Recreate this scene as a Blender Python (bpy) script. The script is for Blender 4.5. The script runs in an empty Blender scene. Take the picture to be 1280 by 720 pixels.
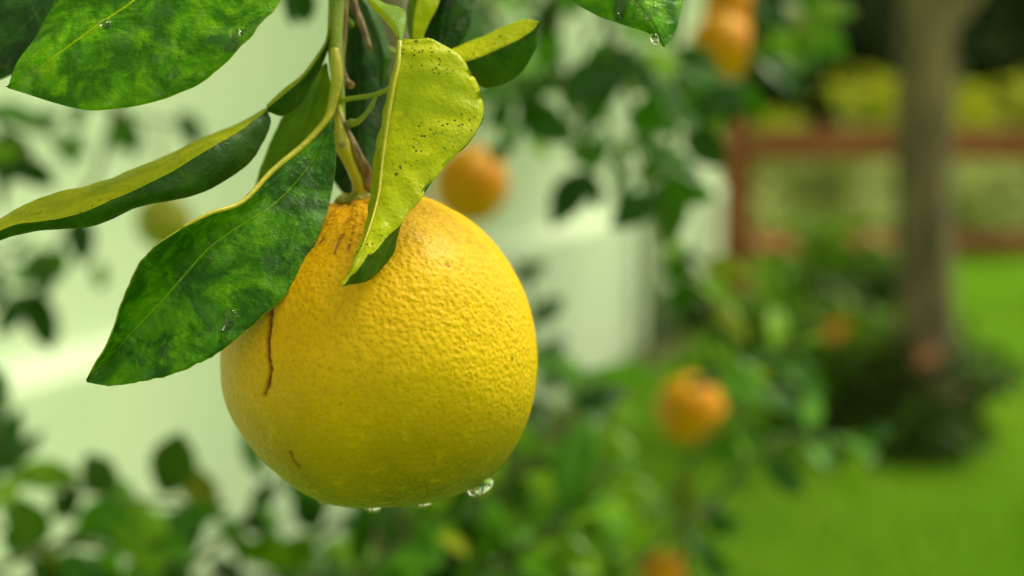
import bpy, math, random
import numpy as np
from mathutils import Vector, Matrix, Quaternion, noise as mnoise

# ------------------------------------------------------------------ camera, world, sun, exposure
scene = bpy.context.scene
COL = scene.collection
CAM_H = 1.2
FOCAL = 50.0
K = 36.0 / FOCAL / 1280.0            # metres per photo pixel at 1 m
HORIZON = 150.0
PITCH = math.atan((360.0 - HORIZON) * K)
FWD = np.array([0.0, math.cos(PITCH), -math.sin(PITCH)])
UPV = np.array([0.0, math.sin(PITCH), math.cos(PITCH)])
RGT = np.array([1.0, 0.0, 0.0])
CAM = np.array([0.0, 0.0, CAM_H])
cd = bpy.data.cameras.new('camera')
cd.lens = FOCAL; cd.sensor_width = 36.0; cd.clip_start = 0.02; cd.clip_end = 400.0
cd.dof.use_dof = True; cd.dof.focus_distance = 0.333; cd.dof.aperture_fstop = 6.4
cam = bpy.data.objects.new('camera', cd); COL.objects.link(cam)
cam.location = CAM; cam.rotation_euler = (math.pi / 2 - PITCH, 0, 0)
scene.camera = cam

SUN_DIR = Vector((0.55, 0.26, 1.05)).normalized()       # towards the sun
el = math.asin(SUN_DIR.z); az = math.atan2(SUN_DIR.x, SUN_DIR.y)
world = bpy.data.worlds.new('World'); scene.world = world; world.use_nodes = True
wn = world.node_tree.nodes; wl = world.node_tree.links
bg = wn['Background']
sky = wn.new('ShaderNodeTexSky'); sky.sky_type = 'NISHITA'; sky.sun_disc = False
sky.sun_elevation = el; sky.sun_rotation = az; sky.air_density = 1.0; sky.dust_density = 2.0; sky.ozone_density = 1.0
hs = wn.new('ShaderNodeHueSaturation'); hs.inputs['Saturation'].default_value = 0.12      # overcast: almost colourless sky
wb = wn.new('ShaderNodeMix'); wb.data_type = 'RGBA'; wb.blend_type = 'MULTIPLY'; wb.inputs[0].default_value = 1.0; wb.inputs[7].default_value = (1.0, 1.0, 0.66, 1)   # warm white balance
wl.new(sky.outputs[0], hs.inputs['Color']); wl.new(hs.outputs[0], wb.inputs[6]); wl.new(wb.outputs[2], bg.inputs['Color'])
bg.inputs['Strength'].default_value = 0.12
sl = bpy.data.lights.new('sun', 'SUN'); sl.energy = 1.75; sl.angle = math.radians(22); sl.color = (1.0, 0.96, 0.70)
so = bpy.data.objects.new('sun', sl); COL.objects.link(so); so.location = (3, -1, 6)
so.rotation_euler = SUN_DIR.to_track_quat('Z', 'Y').to_euler()
vs = scene.view_settings
vs.view_transform = 'Standard'; vs.look = 'None'; vs.exposure = 1.0; vs.gamma = 1.0; vs.use_curve_mapping = False
scene.cycles.use_denoising = True
scene.cycles.max_bounces = 8; scene.cycles.transmission_bounces = 6; scene.cycles.transparent_max_bounces = 8
scene.cycles.sample_clamp_indirect = 6.0

# ------------------------------------------------------------------ helpers
rng = random.Random(7)
nrng = np.random.default_rng(11)

def P(px, py, d):
    """photo pixel + distance along the view axis -> world point"""
    return CAM + d * (FWD + (px - 640.0) * K * RGT - (py - 360.0) * K * UPV)

def on_plane_y(px, py, y):
    r = FWD + (px - 640.0) * K * RGT - (py - 360.0) * K * UPV
    return CAM + r * (y / r[1])

def ground(px, py):
    r = FWD + (px - 640.0) * K * RGT - (py - 360.0) * K * UPV
    return CAM + r * (-CAM_H / r[2])

def link(o, parent=None):
    COL.objects.link(o)
    if parent is not None:
        o.parent = parent
    return o

def tag(o, label=None, cat=None, group=None, kind=None):
    if label: o['label'] = label
    if cat: o['category'] = cat
    if group: o['group'] = group
    if kind: o['kind'] = kind
    return o

def empty(name, loc):
    o = bpy.data.objects.new(name, None); o.empty_display_size = 0.02
    o.location = tuple(loc); COL.objects.link(o); return o

def mesh(name, v, f, mats, mi=None, smooth=True, uv=None, attrs=None):
    me = bpy.data.meshes.new(name)
    v = np.asarray(v, dtype=np.float64)
    if isinstance(f, np.ndarray):
        n, k = f.shape
        me.vertices.add(len(v)); me.vertices.foreach_set('co', v.astype(np.float32).ravel())
        me.loops.add(n * k); me.loops.foreach_set('vertex_index', f.astype(np.int32).ravel())
        me.polygons.add(n)
        me.polygons.foreach_set('loop_start', np.arange(0, n * k, k, dtype=np.int32))
        me.polygons.foreach_set('loop_total', np.full(n, k, dtype=np.int32))
        me.update(calc_edges=True)
    else:
        me.from_pydata([tuple(p) for p in v], [], f); me.update()
    for m in (mats if isinstance(mats, (list, tuple)) else [mats]):
        me.materials.append(m)
    if mi is not None:
        me.polygons.foreach_set('material_index', np.asarray(mi, dtype=np.int32))
    me.polygons.foreach_set('use_smooth', np.full(len(me.polygons), smooth))
    if uv is not None:
        lay = me.uv_layers.new(name='UVMap')
        li = np.zeros(len(me.loops), dtype=np.int32); me.loops.foreach_get('vertex_index', li)
        lay.data.foreach_set('uv', np.asarray(uv, dtype=np.float32)[li].ravel())
    if attrs:
        for k_, a in attrs.items():
            at = me.attributes.new(k_, 'FLOAT', 'POINT'); at.data.foreach_set('value', np.asarray(a, dtype=np.float32))
    me.validate(); me.update()
    return me

def mobj(name, v, f, mats, parent=None, off=(0, 0, 0), **kw):
    v = np.asarray(v, dtype=np.float64) - np.asarray(off)
    return link(bpy.data.objects.new(name, mesh(name, v, f, mats, **kw)), parent)

def catmull(pts, n):
    """Catmull-Rom through pts (M,...) resampled to n uniform samples of the index parameter"""
    p = np.asarray(pts, dtype=float); M = len(p)
    ext = np.concatenate([(2 * p[:1] - p[1:2]), p, (2 * p[-1:] - p[-2:-1])])
    t = np.linspace(0, M - 1, n); i = np.minimum(t.astype(int), M - 2); f = (t - i).reshape((-1,) + (1,) * (p.ndim - 1))
    a, b, c, d = ext[i], ext[i + 1], ext[i + 2], ext[i + 3]
    return 0.5 * (2 * b + (c - a) * f + (2 * a - 5 * b + 4 * c - d) * f ** 2 + (3 * b - a - 3 * c + d) * f ** 3)

def tube(pts, radii, seg=8, n=None, cap=True):
    p = np.asarray(pts, dtype=float); r = np.asarray(radii, dtype=float)
    if n:
        p = catmull(p, n); r = np.interp(np.linspace(0, 1, n), np.linspace(0, 1, len(radii)), r)
    N = len(p)
    tg = np.gradient(p, axis=0); tg /= np.linalg.norm(tg, axis=1)[:, None] + 1e-12
    ref = np.array([0.3, 0.9, 0.1]) if abs(tg[0][2]) > 0.7 else np.array([0.1, 0.1, 1.0])
    verts = []
    a = ref
    for i in range(N):
        b = np.cross(tg[i], a); b /= np.linalg.norm(b) + 1e-12; a = np.cross(b, tg[i])
        ang = np.arange(seg) * 2 * math.pi / seg
        verts.append(p[i] + r[i] * (np.cos(ang)[:, None] * a + np.sin(ang)[:, None] * b))
    v = np.concatenate(verts)
    f = []
    for i in range(N - 1):
        for j in range(seg):
            k = (j + 1) % seg
            f.append((i * seg + j, i * seg + k, (i + 1) * seg + k, (i + 1) * seg + j))
    if cap:
        f.append(tuple(range(seg - 1, -1, -1))); f.append(tuple((N - 1) * seg + j for j in range(seg)))
    return v, f

def merge(parts):
    V, F, o = [], [], 0
    for v, f in parts:
        V.append(np.asarray(v, dtype=float)); F += [tuple(int(i) + o for i in q) for q in f]; o += len(v)
    return np.concatenate(V), F

def box(c, s, rz=0.0, bev=0.0):
    """box with lightly chamfered vertical and horizontal edges"""
    x, y, z = s[0] / 2, s[1] / 2, s[2] / 2
    b = min(bev, x * .45, y * .45, z * .45)
    if b <= 0:
        v = [(sx * x, sy * y, sz * z) for sz in (-1, 1) for sx, sy in ((-1, -1), (1, -1), (1, 1), (-1, 1))]
        f = [(3, 2, 1, 0), (4, 5, 6, 7)] + [(i, (i + 1) % 4, 4 + (i + 1) % 4, 4 + i) for i in range(4)]
    else:
        v = []
        for zz, ins in ((-z, b), (-z + b, 0), (z - b, 0), (z, b)):
            X, Y = x - ins, y - ins
            v += [(-X + b, -Y, zz), (X - b, -Y, zz), (X, -Y + b, zz), (X, Y - b, zz), (X - b, Y, zz), (-X + b, Y, zz), (-X, Y - b, zz), (-X, -Y + b, zz)]
        f = [tuple(range(7, -1, -1)), tuple(range(24, 32))]
        for l in range(3):
            f += [(l * 8 + i, l * 8 + (i + 1) % 8, (l + 1) * 8 + (i + 1) % 8, (l + 1) * 8 + i) for i in range(8)]
    v = np.asarray(v, float); cz, sz = math.cos(rz), math.sin(rz)
    R = np.array([[cz, -sz, 0], [sz, cz, 0], [0, 0, 1]])
    return v @ R.T + np.asarray(c, float), f

# ------------------------------------------------------------------ materials
class NT:
    def __init__(s, name):
        s.m = bpy.data.materials.new(name); s.m.use_nodes = True
        s.t = s.m.node_tree; s.n = s.t.nodes; s.l = s.t.links
        s.b = s.n['Principled BSDF']; s.out = s.n['Material Output']
    def new(s, kind, **kw):
        n = s.n.new(kind)
        for k, v in kw.items():
            setattr(n, k, v)
        return n
    def set(s, sock, v):
        if isinstance(v, bpy.types.NodeSocket): s.l.new(v, sock)
        else: sock.default_value = v
    def math(s, op, a, b=0.0, c=None, clamp=False):
        n = s.new('ShaderNodeMath', operation=op, use_clamp=clamp)
        s.set(n.inputs[0], a); s.set(n.inputs[1], b)
        if c is not None: s.set(n.inputs[2], c)
        return n.outputs[0]
    def mix(s, fac, a, b, blend='MIX'):
        n = s.new('ShaderNodeMix', data_type='RGBA', blend_type=blend)
        s.set(n.inputs[0], fac)
        for sock, v in ((n.inputs[6], a), (n.inputs[7], b)):
            s.set(sock, v if isinstance(v, bpy.types.NodeSocket) else tuple(v) + (1.0,))
        return n.outputs[2]
    def coord(s, which='Object'):
        return s.new('ShaderNodeTexCoord').outputs[which]
    def noise(s, vec, scale, detail=3.0, rough=0.55, dist=0.0):
        n = s.new('ShaderNodeTexNoise'); s.l.new(vec, n.inputs['Vector'])
        n.inputs['Scale'].default_value = scale; n.inputs['Detail'].default_value = detail
        n.inputs['Roughness'].default_value = rough; n.inputs['Distortion'].default_value = dist
        return n.outputs['Fac']
    def voro(s, vec, scale, feature='F1', out='Distance', rnd=1.0):
        n = s.new('ShaderNodeTexVoronoi', feature=feature); s.l.new(vec, n.inputs['Vector'])
        n.inputs['Scale'].default_value = scale; n.inputs['Randomness'].default_value = rnd
        return n.outputs[out]
    def ramp(s, x, lo, hi):
        n = s.new('ShaderNodeMapRange', interpolation_type='SMOOTHSTEP'); s.l.new(x, n.inputs[0])
        n.inputs[1].default_value = lo; n.inputs[2].default_value = hi
        return n.outputs[0]
    def attr(s, name):
        return s.new('ShaderNodeAttribute', attribute_name=name).outputs['Fac']
    def bump(s, h, dist, strength=1.0, prev=None):
        n = s.new('ShaderNodeBump'); s.l.new(h, n.inputs['Height'])
        n.inputs['Distance'].default_value = dist; n.inputs['Strength'].default_value = strength
        if prev is not None: s.l.new(prev, n.inputs['Normal'])
        return n.outputs[0]
    def fin(s, color, rough, normal=None, coat=0.0, spec=0.5, transl=0.0, tcol=None, coat_r=0.1):
        s.set(s.b.inputs['Base Color'], color if isinstance(color, bpy.types.NodeSocket) else tuple(color) + (1,))
        s.set(s.b.inputs['Roughness'], rough)
        s.b.inputs['Specular IOR Level'].default_value = spec
        s.set(s.b.inputs['Coat Weight'], coat); s.b.inputs['Coat Roughness'].default_value = coat_r
        if normal is not None: s.l.new(normal, s.b.inputs['Normal'])
        if transl > 0:
            t = s.new('ShaderNodeBsdfTranslucent'); s.set(t.inputs[0], tcol if tcol is not None else color)
            mx = s.new('ShaderNodeMixShader'); mx.inputs[0].default_value = transl
            s.l.new(s.b.outputs[0], mx.inputs[1]); s.l.new(t.outputs[0], mx.inputs[2]); s.l.new(mx.outputs[0], s.out.inputs[0])
        return s.m

def leaf_mat(name, dark, mid, light, rough=0.3, coat=0.35, specks=0.0, transl=0.2, relief=1.0, light_amt=0.5, speck_col=(0.05, 0.03, 0.005)):
    t = NT(name); ob = t.coord('Object')
    uv = t.new('ShaderNodeSeparateXYZ'); t.l.new(t.coord('UV'), uv.inputs[0])
    u, v = uv.outputs[0], uv.outputs[1]
    s_ = t.math('ABSOLUTE', t.math('SUBTRACT', v, 0.5))
    n1 = t.noise(ob, 95, 5, 0.65, 0.6); n2 = t.noise(ob, 330, 4, 0.65); n3 = t.noise(ob, 900, 2, 0.5)
    c = t.mix(t.ramp(n1, 0.38, 0.64), dark, mid)
    c = t.mix(t.math('MULTIPLY', t.ramp(t.math('ADD', t.math('MULTIPLY', n1, 0.55), t.math('MULTIPLY', n2, 0.45)), 0.5, 0.72), light_amt), c, light)
    # lateral veins run outwards and towards the tip
    wob = t.math('MULTIPLY', t.math('SUBTRACT', n1, 0.5), 0.12)
    ph = t.math('ADD', t.math('SUBTRACT', t.math('MULTIPLY', u, 11.0), t.math('MULTIPLY', s_, 6.5)), t.math('MULTIPLY', wob, 11))
    tri = t.math('ABSOLUTE', t.math('SUBTRACT', t.math('FRACT', ph), 0.5))
    vein = t.ramp(tri, 0.07, 0.0)
    ribm = t.ramp(s_, 0.012, 0.003)
    lines = t.math('MAXIMUM', t.math('MULTIPLY', vein, 0.07), t.math('MULTIPLY', ribm, 0.75))
    c = t.mix(lines, c, light)
    if specks > 0:
        vd = t.voro(ob, 780); pn = t.noise(ob, 95, 2)
        sp = t.math('MULTIPLY', t.ramp(vd, 0.30, 0.16), t.ramp(pn, 0.48, 0.6))
        vd2 = t.voro(ob, 260); sp2 = t.math('MULTIPLY', t.ramp(vd2, 0.17, 0.08), t.ramp(t.noise(ob, 60, 2), 0.52, 0.6))
        br = t.math('MULTIPLY', t.ramp(t.noise(ob, 180, 4, 0.7), 0.56, 0.75), 0.5)
        c = t.mix(t.math('MULTIPLY', br, specks), c, (0.30, 0.17, 0.012))
        c = t.mix(t.math('MULTIPLY', t.math('MAXIMUM', sp, sp2), specks), c, speck_col)
    cell = t.math('SUBTRACT', 1.0, t.math('MULTIPLY', t.math('MULTIPLY', tri, tri), -3.0))
    nb = t.bump(cell, 0.00008, 0.5 * relief)
    nb = t.bump(n2, 0.0011, 0.7 * relief, nb)
    nb = t.bump(n3, 0.0004, 0.6 * relief, nb)
    nb = t.bump(ribm, 0.0004, 0.6, nb)
    r = t.math('ADD', rough, t.math('MULTIPLY', t.math('SUBTRACT', n2, 0.5), 0.35), clamp=True)
    wet = t.ramp(t.noise(ob, 120, 3, 0.6), 0.56, 0.62)
    return t.fin(c, r, nb, coat=t.math('MULTIPLY', wet, coat), coat_r=0.07, spec=0.26, transl=transl, tcol=t.mix(0.6, c, light))

M = {}
M['leaf_dark'] = leaf_mat('leaf_dark', (0.016, 0.095, 0.0005), (0.078, 0.29, 0.0008), (0.30, 0.54, 0.002), 0.34, 0.75, transl=0.34)
M['leaf_fresh'] = leaf_mat('leaf_fresh', (0.030, 0.16, 0.0005), (0.15, 0.46, 0.0008), (0.50, 0.70, 0.002), 0.34, 0.75, transl=0.38)
M['leaf_deep'] = leaf_mat('leaf_deep', (0.008, 0.04, 0.003), (0.018, 0.085, 0.006), (0.05, 0.15, 0.02), 0.30, 0.35, transl=0.12)  # deepest of the leaf greens
M['leaf_under'] = leaf_mat('leaf_under', (0.13, 0.25, 0.003), (0.18, 0.32, 0.004), (0.27, 0.40, 0.008), 0.5, 0.1, transl=0.22, relief=0.6)
M['leaf_under_dark'] = leaf_mat('leaf_under_dark', (0.016, 0.070, 0.001), (0.030, 0.11, 0.002), (0.07, 0.17, 0.006), 0.45, 0.1, transl=0.15, relief=0.7)
M['leaf_yellow'] = leaf_mat('leaf_yellow', (0.50, 0.57, 0.001), (0.62, 0.65, 0.001), (0.72, 0.70, 0.003), 0.36, 0.25, specks=0.9, transl=0.35, relief=0.7)
M['leaf_olive'] = leaf_mat('leaf_olive', (0.36, 0.42, 0.001), (0.52, 0.55, 0.001), (0.64, 0.62, 0.004), 0.42, 0.1, specks=0.9, transl=0.25, relief=0.8, speck_col=(0.09, 0.05, 0.006))

def plain(name, c1, c2, scale, rough=0.6, b=0.0, bs=None, coat=0.0, transl=0.0, detail=4, stretch=None):
    t = NT(name); ob = t.coord('Object')
    if stretch:
        mp = t.new('ShaderNodeMapping'); mp.inputs['Scale'].default_value = stretch; t.l.new(ob, mp.inputs[0]); ob = mp.outputs[0]
    n = t.noise(ob, scale, detail, 0.6)
    nb = t.bump(t.noise(ob, bs or scale * 3, 4, 0.6), b) if b else None
    return t.fin(t.mix(t.ramp(n, 0.3, 0.7), c1, c2), rough, nb, coat=coat, transl=transl)

M['rim'] = plain('leaf_rim', (0.30, 0.38, 0.01), (0.42, 0.46, 0.02), 200, 0.4, transl=0.2)
M['stem_green'] = plain('stem_green', (0.13, 0.21, 0.008), (0.24, 0.30, 0.012), 150, 0.4, 0.0004, 700, coat=0.2)
M['stem_yellow'] = plain('stem_yellow', (0.36, 0.36, 0.012), (0.50, 0.42, 0.018), 180, 0.4, 0.0003, 700, coat=0.2)
M['stem_brown'] = plain('stem_brown', (0.10, 0.035, 0.018), (0.30, 0.22, 0.10), 420, 0.6, 0.0006, 900, stretch=(1, 1, 0.4))
M['calyx'] = plain('calyx', (0.22, 0.25, 0.012), (0.42, 0.36, 0.03), 320, 0.5, 0.0006, 800)
M['bark_citrus'] = plain('bark_citrus', (0.10, 0.085, 0.055), (0.20, 0.17, 0.11), 25, 0.8, 0.006, 60, stretch=(1, 1, 0.3))
M['twig'] = plain('twig', (0.045, 0.075, 0.015), (0.09, 0.10, 0.03), 60, 0.6)
M['bark'] = plain('bark', (0.055, 0.042, 0.024), (0.24, 0.18, 0.105), 9, 0.9, 0.03, 20, stretch=(1, 1, 0.4))
M['fence_wood'] = plain('fence_wood', (0.19, 0.052, 0.015), (0.33, 0.10, 0.03), 6, 0.7, 0.004, 30, stretch=(0.3, 1, 1))
M['wall'] = plain('wall_paint', (0.55, 0.66, 0.50), (0.60, 0.70, 0.54), 1.2, 0.75, 0.0015, 180)
M['ledge'] = plain('ledge_paint', (0.53, 0.64, 0.48), (0.58, 0.68, 0.52), 2.0, 0.7, 0.0015, 150)
M['pipe'] = plain('pipe_paint', (0.30, 0.36, 0.24), (0.36, 0.42, 0.28), 3.0, 0.5)
M['roof'] = plain('roof_tile', (0.16, 0.07, 0.05), (0.24, 0.11, 0.07), 3.0, 0.8, 0.01, 12)
M['frame'] = plain('frame_paint', (0.72, 0.74, 0.68), (0.80, 0.81, 0.75), 5, 0.5)
M['soil'] = plain('soil', (0.035, 0.024, 0.013), (0.07, 0.05, 0.028), 6, 0.95, 0.02, 30)
g = NT('glass_pane'); M['pane'] = g.fin((0.03, 0.04, 0.045), 0.05, spec=0.7)
for nm, c1, c2 in (('petal_red', (0.36, 0.05, 0.015), (0.48, 0.09, 0.03)), ('petal_pink', (0.36, 0.12, 0.07), (0.46, 0.18, 0.10)), ('petal_orange', (0.62, 0.20, 0.01), (0.75, 0.32, 0.02))):
    M[nm] = plain(nm, c1, c2, 30, 0.6, transl=0.2)

def cloud_mat(name, a, b, c, transl=0.42, rough=0.5):
    t = NT(name); k = t.attr('tint')
    col = t.mix(t.ramp(k, 0.0, 0.55), a, b); col = t.mix(t.ramp(k, 0.6, 1.0), col, c)
    return t.fin(col, rough, transl=transl)
M['fol_citrus'] = cloud_mat('foliage_citrus', (0.015, 0.075, 0.004), (0.035, 0.14, 0.006), (0.11, 0.26, 0.012))
M['fol_dark'] = cloud_mat('foliage_dark', (0.03, 0.06, 0.018), (0.05, 0.09, 0.028), (0.09, 0.15, 0.045))
M['fol_mid'] = cloud_mat('foliage_mid', (0.09, 0.20, 0.005), (0.15, 0.29, 0.008), (0.25, 0.40, 0.014))
M['fol_grey'] = cloud_mat('foliage_grey', (0.22, 0.27, 0.07), (0.42, 0.48, 0.15), (0.66, 0.70, 0.34))
M['fol_yellow'] = cloud_mat('foliage_yellow', (0.24, 0.30, 0.006), (0.42, 0.46, 0.010), (0.56, 0.58, 0.02))
M['fol_shrub'] = cloud_mat('foliage_shrub', (0.035, 0.075, 0.008), (0.06, 0.12, 0.012), (0.11, 0.19, 0.018))
M['grass'] = cloud_mat('grass_blade', (0.17, 0.38, 0.010), (0.26, 0.50, 0.020), (0.40, 0.60, 0.055), 0.42)

# lemon rind
def rind_mat(name, front):
    t = NT(name); ob = t.coord('Object')
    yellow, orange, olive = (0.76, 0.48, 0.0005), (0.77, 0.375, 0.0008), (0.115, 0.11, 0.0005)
    if not front:
        yellow, orange, olive = (0.66, 0.30, 0.0005), (0.60, 0.20, 0.0005), (0.62, 0.26, 0.0005)
    n1 = t.noise(ob, 38, 3, 0.55); n2 = t.noise(ob, 190, 4, 0.6); n3 = t.noise(ob, 620, 4, 0.65)
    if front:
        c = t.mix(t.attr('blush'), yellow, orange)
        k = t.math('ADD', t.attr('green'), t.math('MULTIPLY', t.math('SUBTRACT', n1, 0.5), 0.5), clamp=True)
        c = t.mix(k, c, olive)  # olive carries both greener skin and painted shade on the lower fruit
    else:
        c = t.mix(t.ramp(n1, 0.35, 0.65), yellow, orange)
    pore = t.voro(ob, 860, 'SMOOTH_F1')
    c = t.mix(t.math('MULTIPLY', t.ramp(pore, 0.42, 0.1), 0.38), c, (0.52, 0.25, 0.003))
    c = t.mix(t.math('MULTIPLY', t.ramp(n2, 0.55, 0.8), 0.35), c, (0.86, 0.56, 0.02))
    c = t.mix(t.math('MULTIPLY', t.ramp(n3, 0.48, 0.68), 0.30), c, (0.40, 0.25, 0.001))
    # scattered brown flecks
    fl = t.math('MULTIPLY', t.ramp(t.voro(ob, 150), 0.13, 0.06), t.ramp(t.noise(ob, 90, 1), 0.56, 0.66))
    c = t.mix(t.math('MULTIPLY', fl, 0.6), c, (0.22, 0.09, 0.01))
    if front:
        russ = t.math('MULTIPLY', t.attr('russet'), t.ramp(n3, 0.36, 0.62))
        c = t.mix(t.math('MULTIPLY', russ, 0.95), c, (0.20, 0.045, 0.006))
        c = t.mix(t.math('MULTIPLY', t.attr('scar'), t.ramp(n3, 0.2, 0.45)), c, (0.15, 0.024, 0.005))
    nb = t.bump(n2, 0.0004, 0.45)
    nb = t.bump(pore, 0.0006, 0.75, nb)
    nb = t.bump(n3, 0.0007, 0.6, nb)
    t.b.inputs['Subsurface Weight'].default_value = 0.05
    t.b.inputs['Subsurface Radius'].default_value = (0.004, 0.002, 0.0005)
    t.b.inputs['Subsurface Scale'].default_value = 1.0
    return t.fin(c, 0.40, nb, coat=0.05, spec=0.13, coat_r=0.18)
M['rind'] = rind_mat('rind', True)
M['rind_far'] = rind_mat('rind_far', False)
M['rind_unripe'] = plain('rind_unripe', (0.24, 0.26, 0.006), (0.36, 0.33, 0.008), 60, 0.4, 0.001, 500)
w = NT('water'); w.b.inputs['Transmission Weight'].default_value = 1.0; w.b.inputs['IOR'].default_value = 1.333
M['water'] = w.fin((1, 1, 1), 0.0)

# ------------------------------------------------------------------ the setting: lawn
t = NT('lawn'); ob = t.coord('Object')
n1 = t.noise(ob, 0.9, 4, 0.6); n2 = t.noise(ob, 45, 4, 0.7)
c = t.mix(t.ramp(n1, 0.35, 0.65), (0.18, 0.38, 0.014), (0.28, 0.49, 0.028))
c = t.mix(t.math('MULTIPLY', t.ramp(n2, 0.5, 0.75), 0.4), c, (0.22, 0.30, 0.04))
M['lawn'] = t.fin(c, 0.8, t.bump(n2, 0.03))
N = 90
xs = np.linspace(-1, 1, N); xs = np.sign(xs) * np.abs(xs) ** 2.2 * 120
gx, gy = np.meshgrid(xs, xs + 6)
gz = np.array([mnoise.noise(Vector((x * 0.35, y * 0.35, 0.0))) for x, y in zip(gx.ravel(), gy.ravel())]) * 0.03
gv = np.stack([gx.ravel(), gy.ravel(), gz - 0.03], 1)
i, j = np.meshgrid(np.arange(N - 1), np.arange(N - 1)); q = (j * N + i).ravel()
tag(mobj('lawn', gv, np.stack([q, q + 1, q + N + 1, q + N], 1), M['lawn']), kind='structure')

# grass blades on the part of the lawn that shows
nb_ = 90000
gy_ = 2.4 + (nrng.random(nb_) ** 1.3) * 11.0
gx_ = (nrng.random(nb_) * 0.62 - 0.12) * gy_ + nrng.random(nb_) * 0.8
h = 0.025 + 0.035 * nrng.random(nb_); an = nrng.random(nb_) * 2 * math.pi; w_ = 0.003 + 0.003 * nrng.random(nb_)
lean = nrng.normal(0, 0.022, (nb_, 2))
b = np.stack([gx_, gy_, np.full(nb_, -0.035)], 1); dx = np.stack([np.cos(an) * w_, np.sin(an) * w_, np.zeros(nb_)], 1)
tip = b + np.stack([lean[:, 0], lean[:, 1], h + 0.03], 1); midp = b + np.stack([lean[:, 0] * .35, lean[:, 1] * .35, (h + .03) * 0.55], 1)
gv = np.stack([b - dx, b + dx, midp + dx * .8, tip, midp - dx * .8], 1).reshape(-1, 3)
gf = np.arange(nb_ * 5).reshape(nb_, 5)
patch = np.array([mnoise.noise(Vector((x * 0.8, y * 0.5, 3.0))) for x, y in zip(gx_, gy_)])
tint = np.clip(np.repeat(0.5 + 0.5 * patch + nrng.normal(0, 0.2, nb_), 5), 0, 1)
tag(mobj('grass', gv, gf, M['grass'], attrs={'tint': tint}), 'short bright green grass covering the lawn', 'grass', kind='stuff')

# ------------------------------------------------------------------ house with pale wall
wdir = np.array([0.313, 0.949, 0.0]); wdir /= np.linalg.norm(wdir)
wnrm = np.array([wdir[1], -wdir[0], 0.0])
C1 = np.array([1.43, 9.9, 0.0]); LEN = 14.0; WID = 6.0; HGT = 2.9
hz = math.atan2(wdir[1], wdir[0])
mid = C1 - wdir * LEN / 2 - wnrm * WID / 2
house = empty('house', mid)
tag(house, 'house with plain pale mint-white wall behind the lemon tree', 'house')
Wp = lambda t_, o_, z_: C1 - wdir * t_ + wnrm * o_ + np.array([0, 0, z_])
mobj('wall', *box(mid + [0, 0, HGT / 2 - .1], (LEN, WID, HGT + .2), hz), M['wall'], house, mid, smooth=False)
# plinth with a sloping top ledge along the long wall
sec = [(0.001, -0.1), (0.07, -0.1), (0.07, 0.70), (0.001, 0.75)]
v = [Wp(t_, o_, z_) for t_ in (-0.05, LEN) for o_, z_ in sec]
f = [(0, 1, 2, 3), (7, 6, 5, 4)] + [(i, 4 + i, 4 + (i + 1) % 4, (i + 1) % 4) for i in range(4)]
mobj('plinth', v, f, M['ledge'], house, mid, smooth=False)
# drainpipe with brackets
tp = 2.72
dp = mobj('drainpipe', *tube([Wp(tp, 0.16, z_) for z_ in (-0.02, 0.7, 1.8, 2.6)] + [Wp(tp, 0.3, 2.72)], [0.05] * 5, 14), M['pipe'], house, mid)
for z_ in (0.9, 1.9):
    mobj('bracket', *box(Wp(tp, 0.09, z_), (0.05, 0.15, 0.03), hz), M['pipe'], dp, mid, smooth=False)
# eaves and pitched roof
rv = [Wp(t_, o_, z_) for t_ in (-0.4, LEN + .4) for o_, z_ in ((0.45, 2.72), (0.45, 2.82), (-WID / 2, 4.6), (-WID - .45, 2.82), (-WID - .45, 2.72))]
rf = [(4, 3, 2, 1, 0), (5, 6, 7, 8, 9)] + [(i, (i + 1) % 5, 5 + (i + 1) % 5, 5 + i) for i in range(5)]
mobj('roof', rv, rf, M['roof'], house, mid, smooth=False)
# a window on the stretch of wall nearer the viewer
tw, zw = 11.2, 1.55
wi = mobj('window', *merge([box(Wp(tw, 0.02, zw + .55), (1.2, .06, .08), hz, .006), box(Wp(tw, 0.02, zw - .55), (1.2, .06, .08), hz, .006), box(Wp(tw - .56, 0.02, zw), (.08, .06, 1.02), hz, .006), box(Wp(tw + .56, 0.02, zw), (.08, .06, 1.02), hz, .006), box(Wp(tw, 0.02, zw), (.06, .05, 1.02), hz, .006)]), M['frame'], house, mid, smooth=False)
for s_ in (-.275, .275):
    mobj('pane', *box(Wp(tw + s_, 0.006, zw), (.49, .01, 1.02), hz), M['pane'], wi, mid, smooth=False)
mobj('sill', *box(Wp(tw, 0.06, zw - .62), (1.36, .14, .05), hz, .006), M['frame'], wi, mid, smooth=False)

# flower bed along the wall foot
bed = []
for k in range(24):
    t_ = -0.3 + k * 0.33
    bed.append([Wp(t_, 0.101, -0.015), Wp(t_, 0.20 + .03 * math.sin(k * 1.7), 0.035 + .01 * math.sin(k * 2.9)), Wp(t_, 0.34 + .04 * math.sin(k * 2.3), -0.03)])
bv = np.array(bed).reshape(-1, 3); bf = [(a * 3 + b_, a * 3 + b_ + 1, a * 3 + b_ + 4, a * 3 + b_ + 3) for a in range(23) for b_ in range(2)]
tag(mobj('flower_bed', bv, bf, M['soil']), kind='structure')

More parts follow.
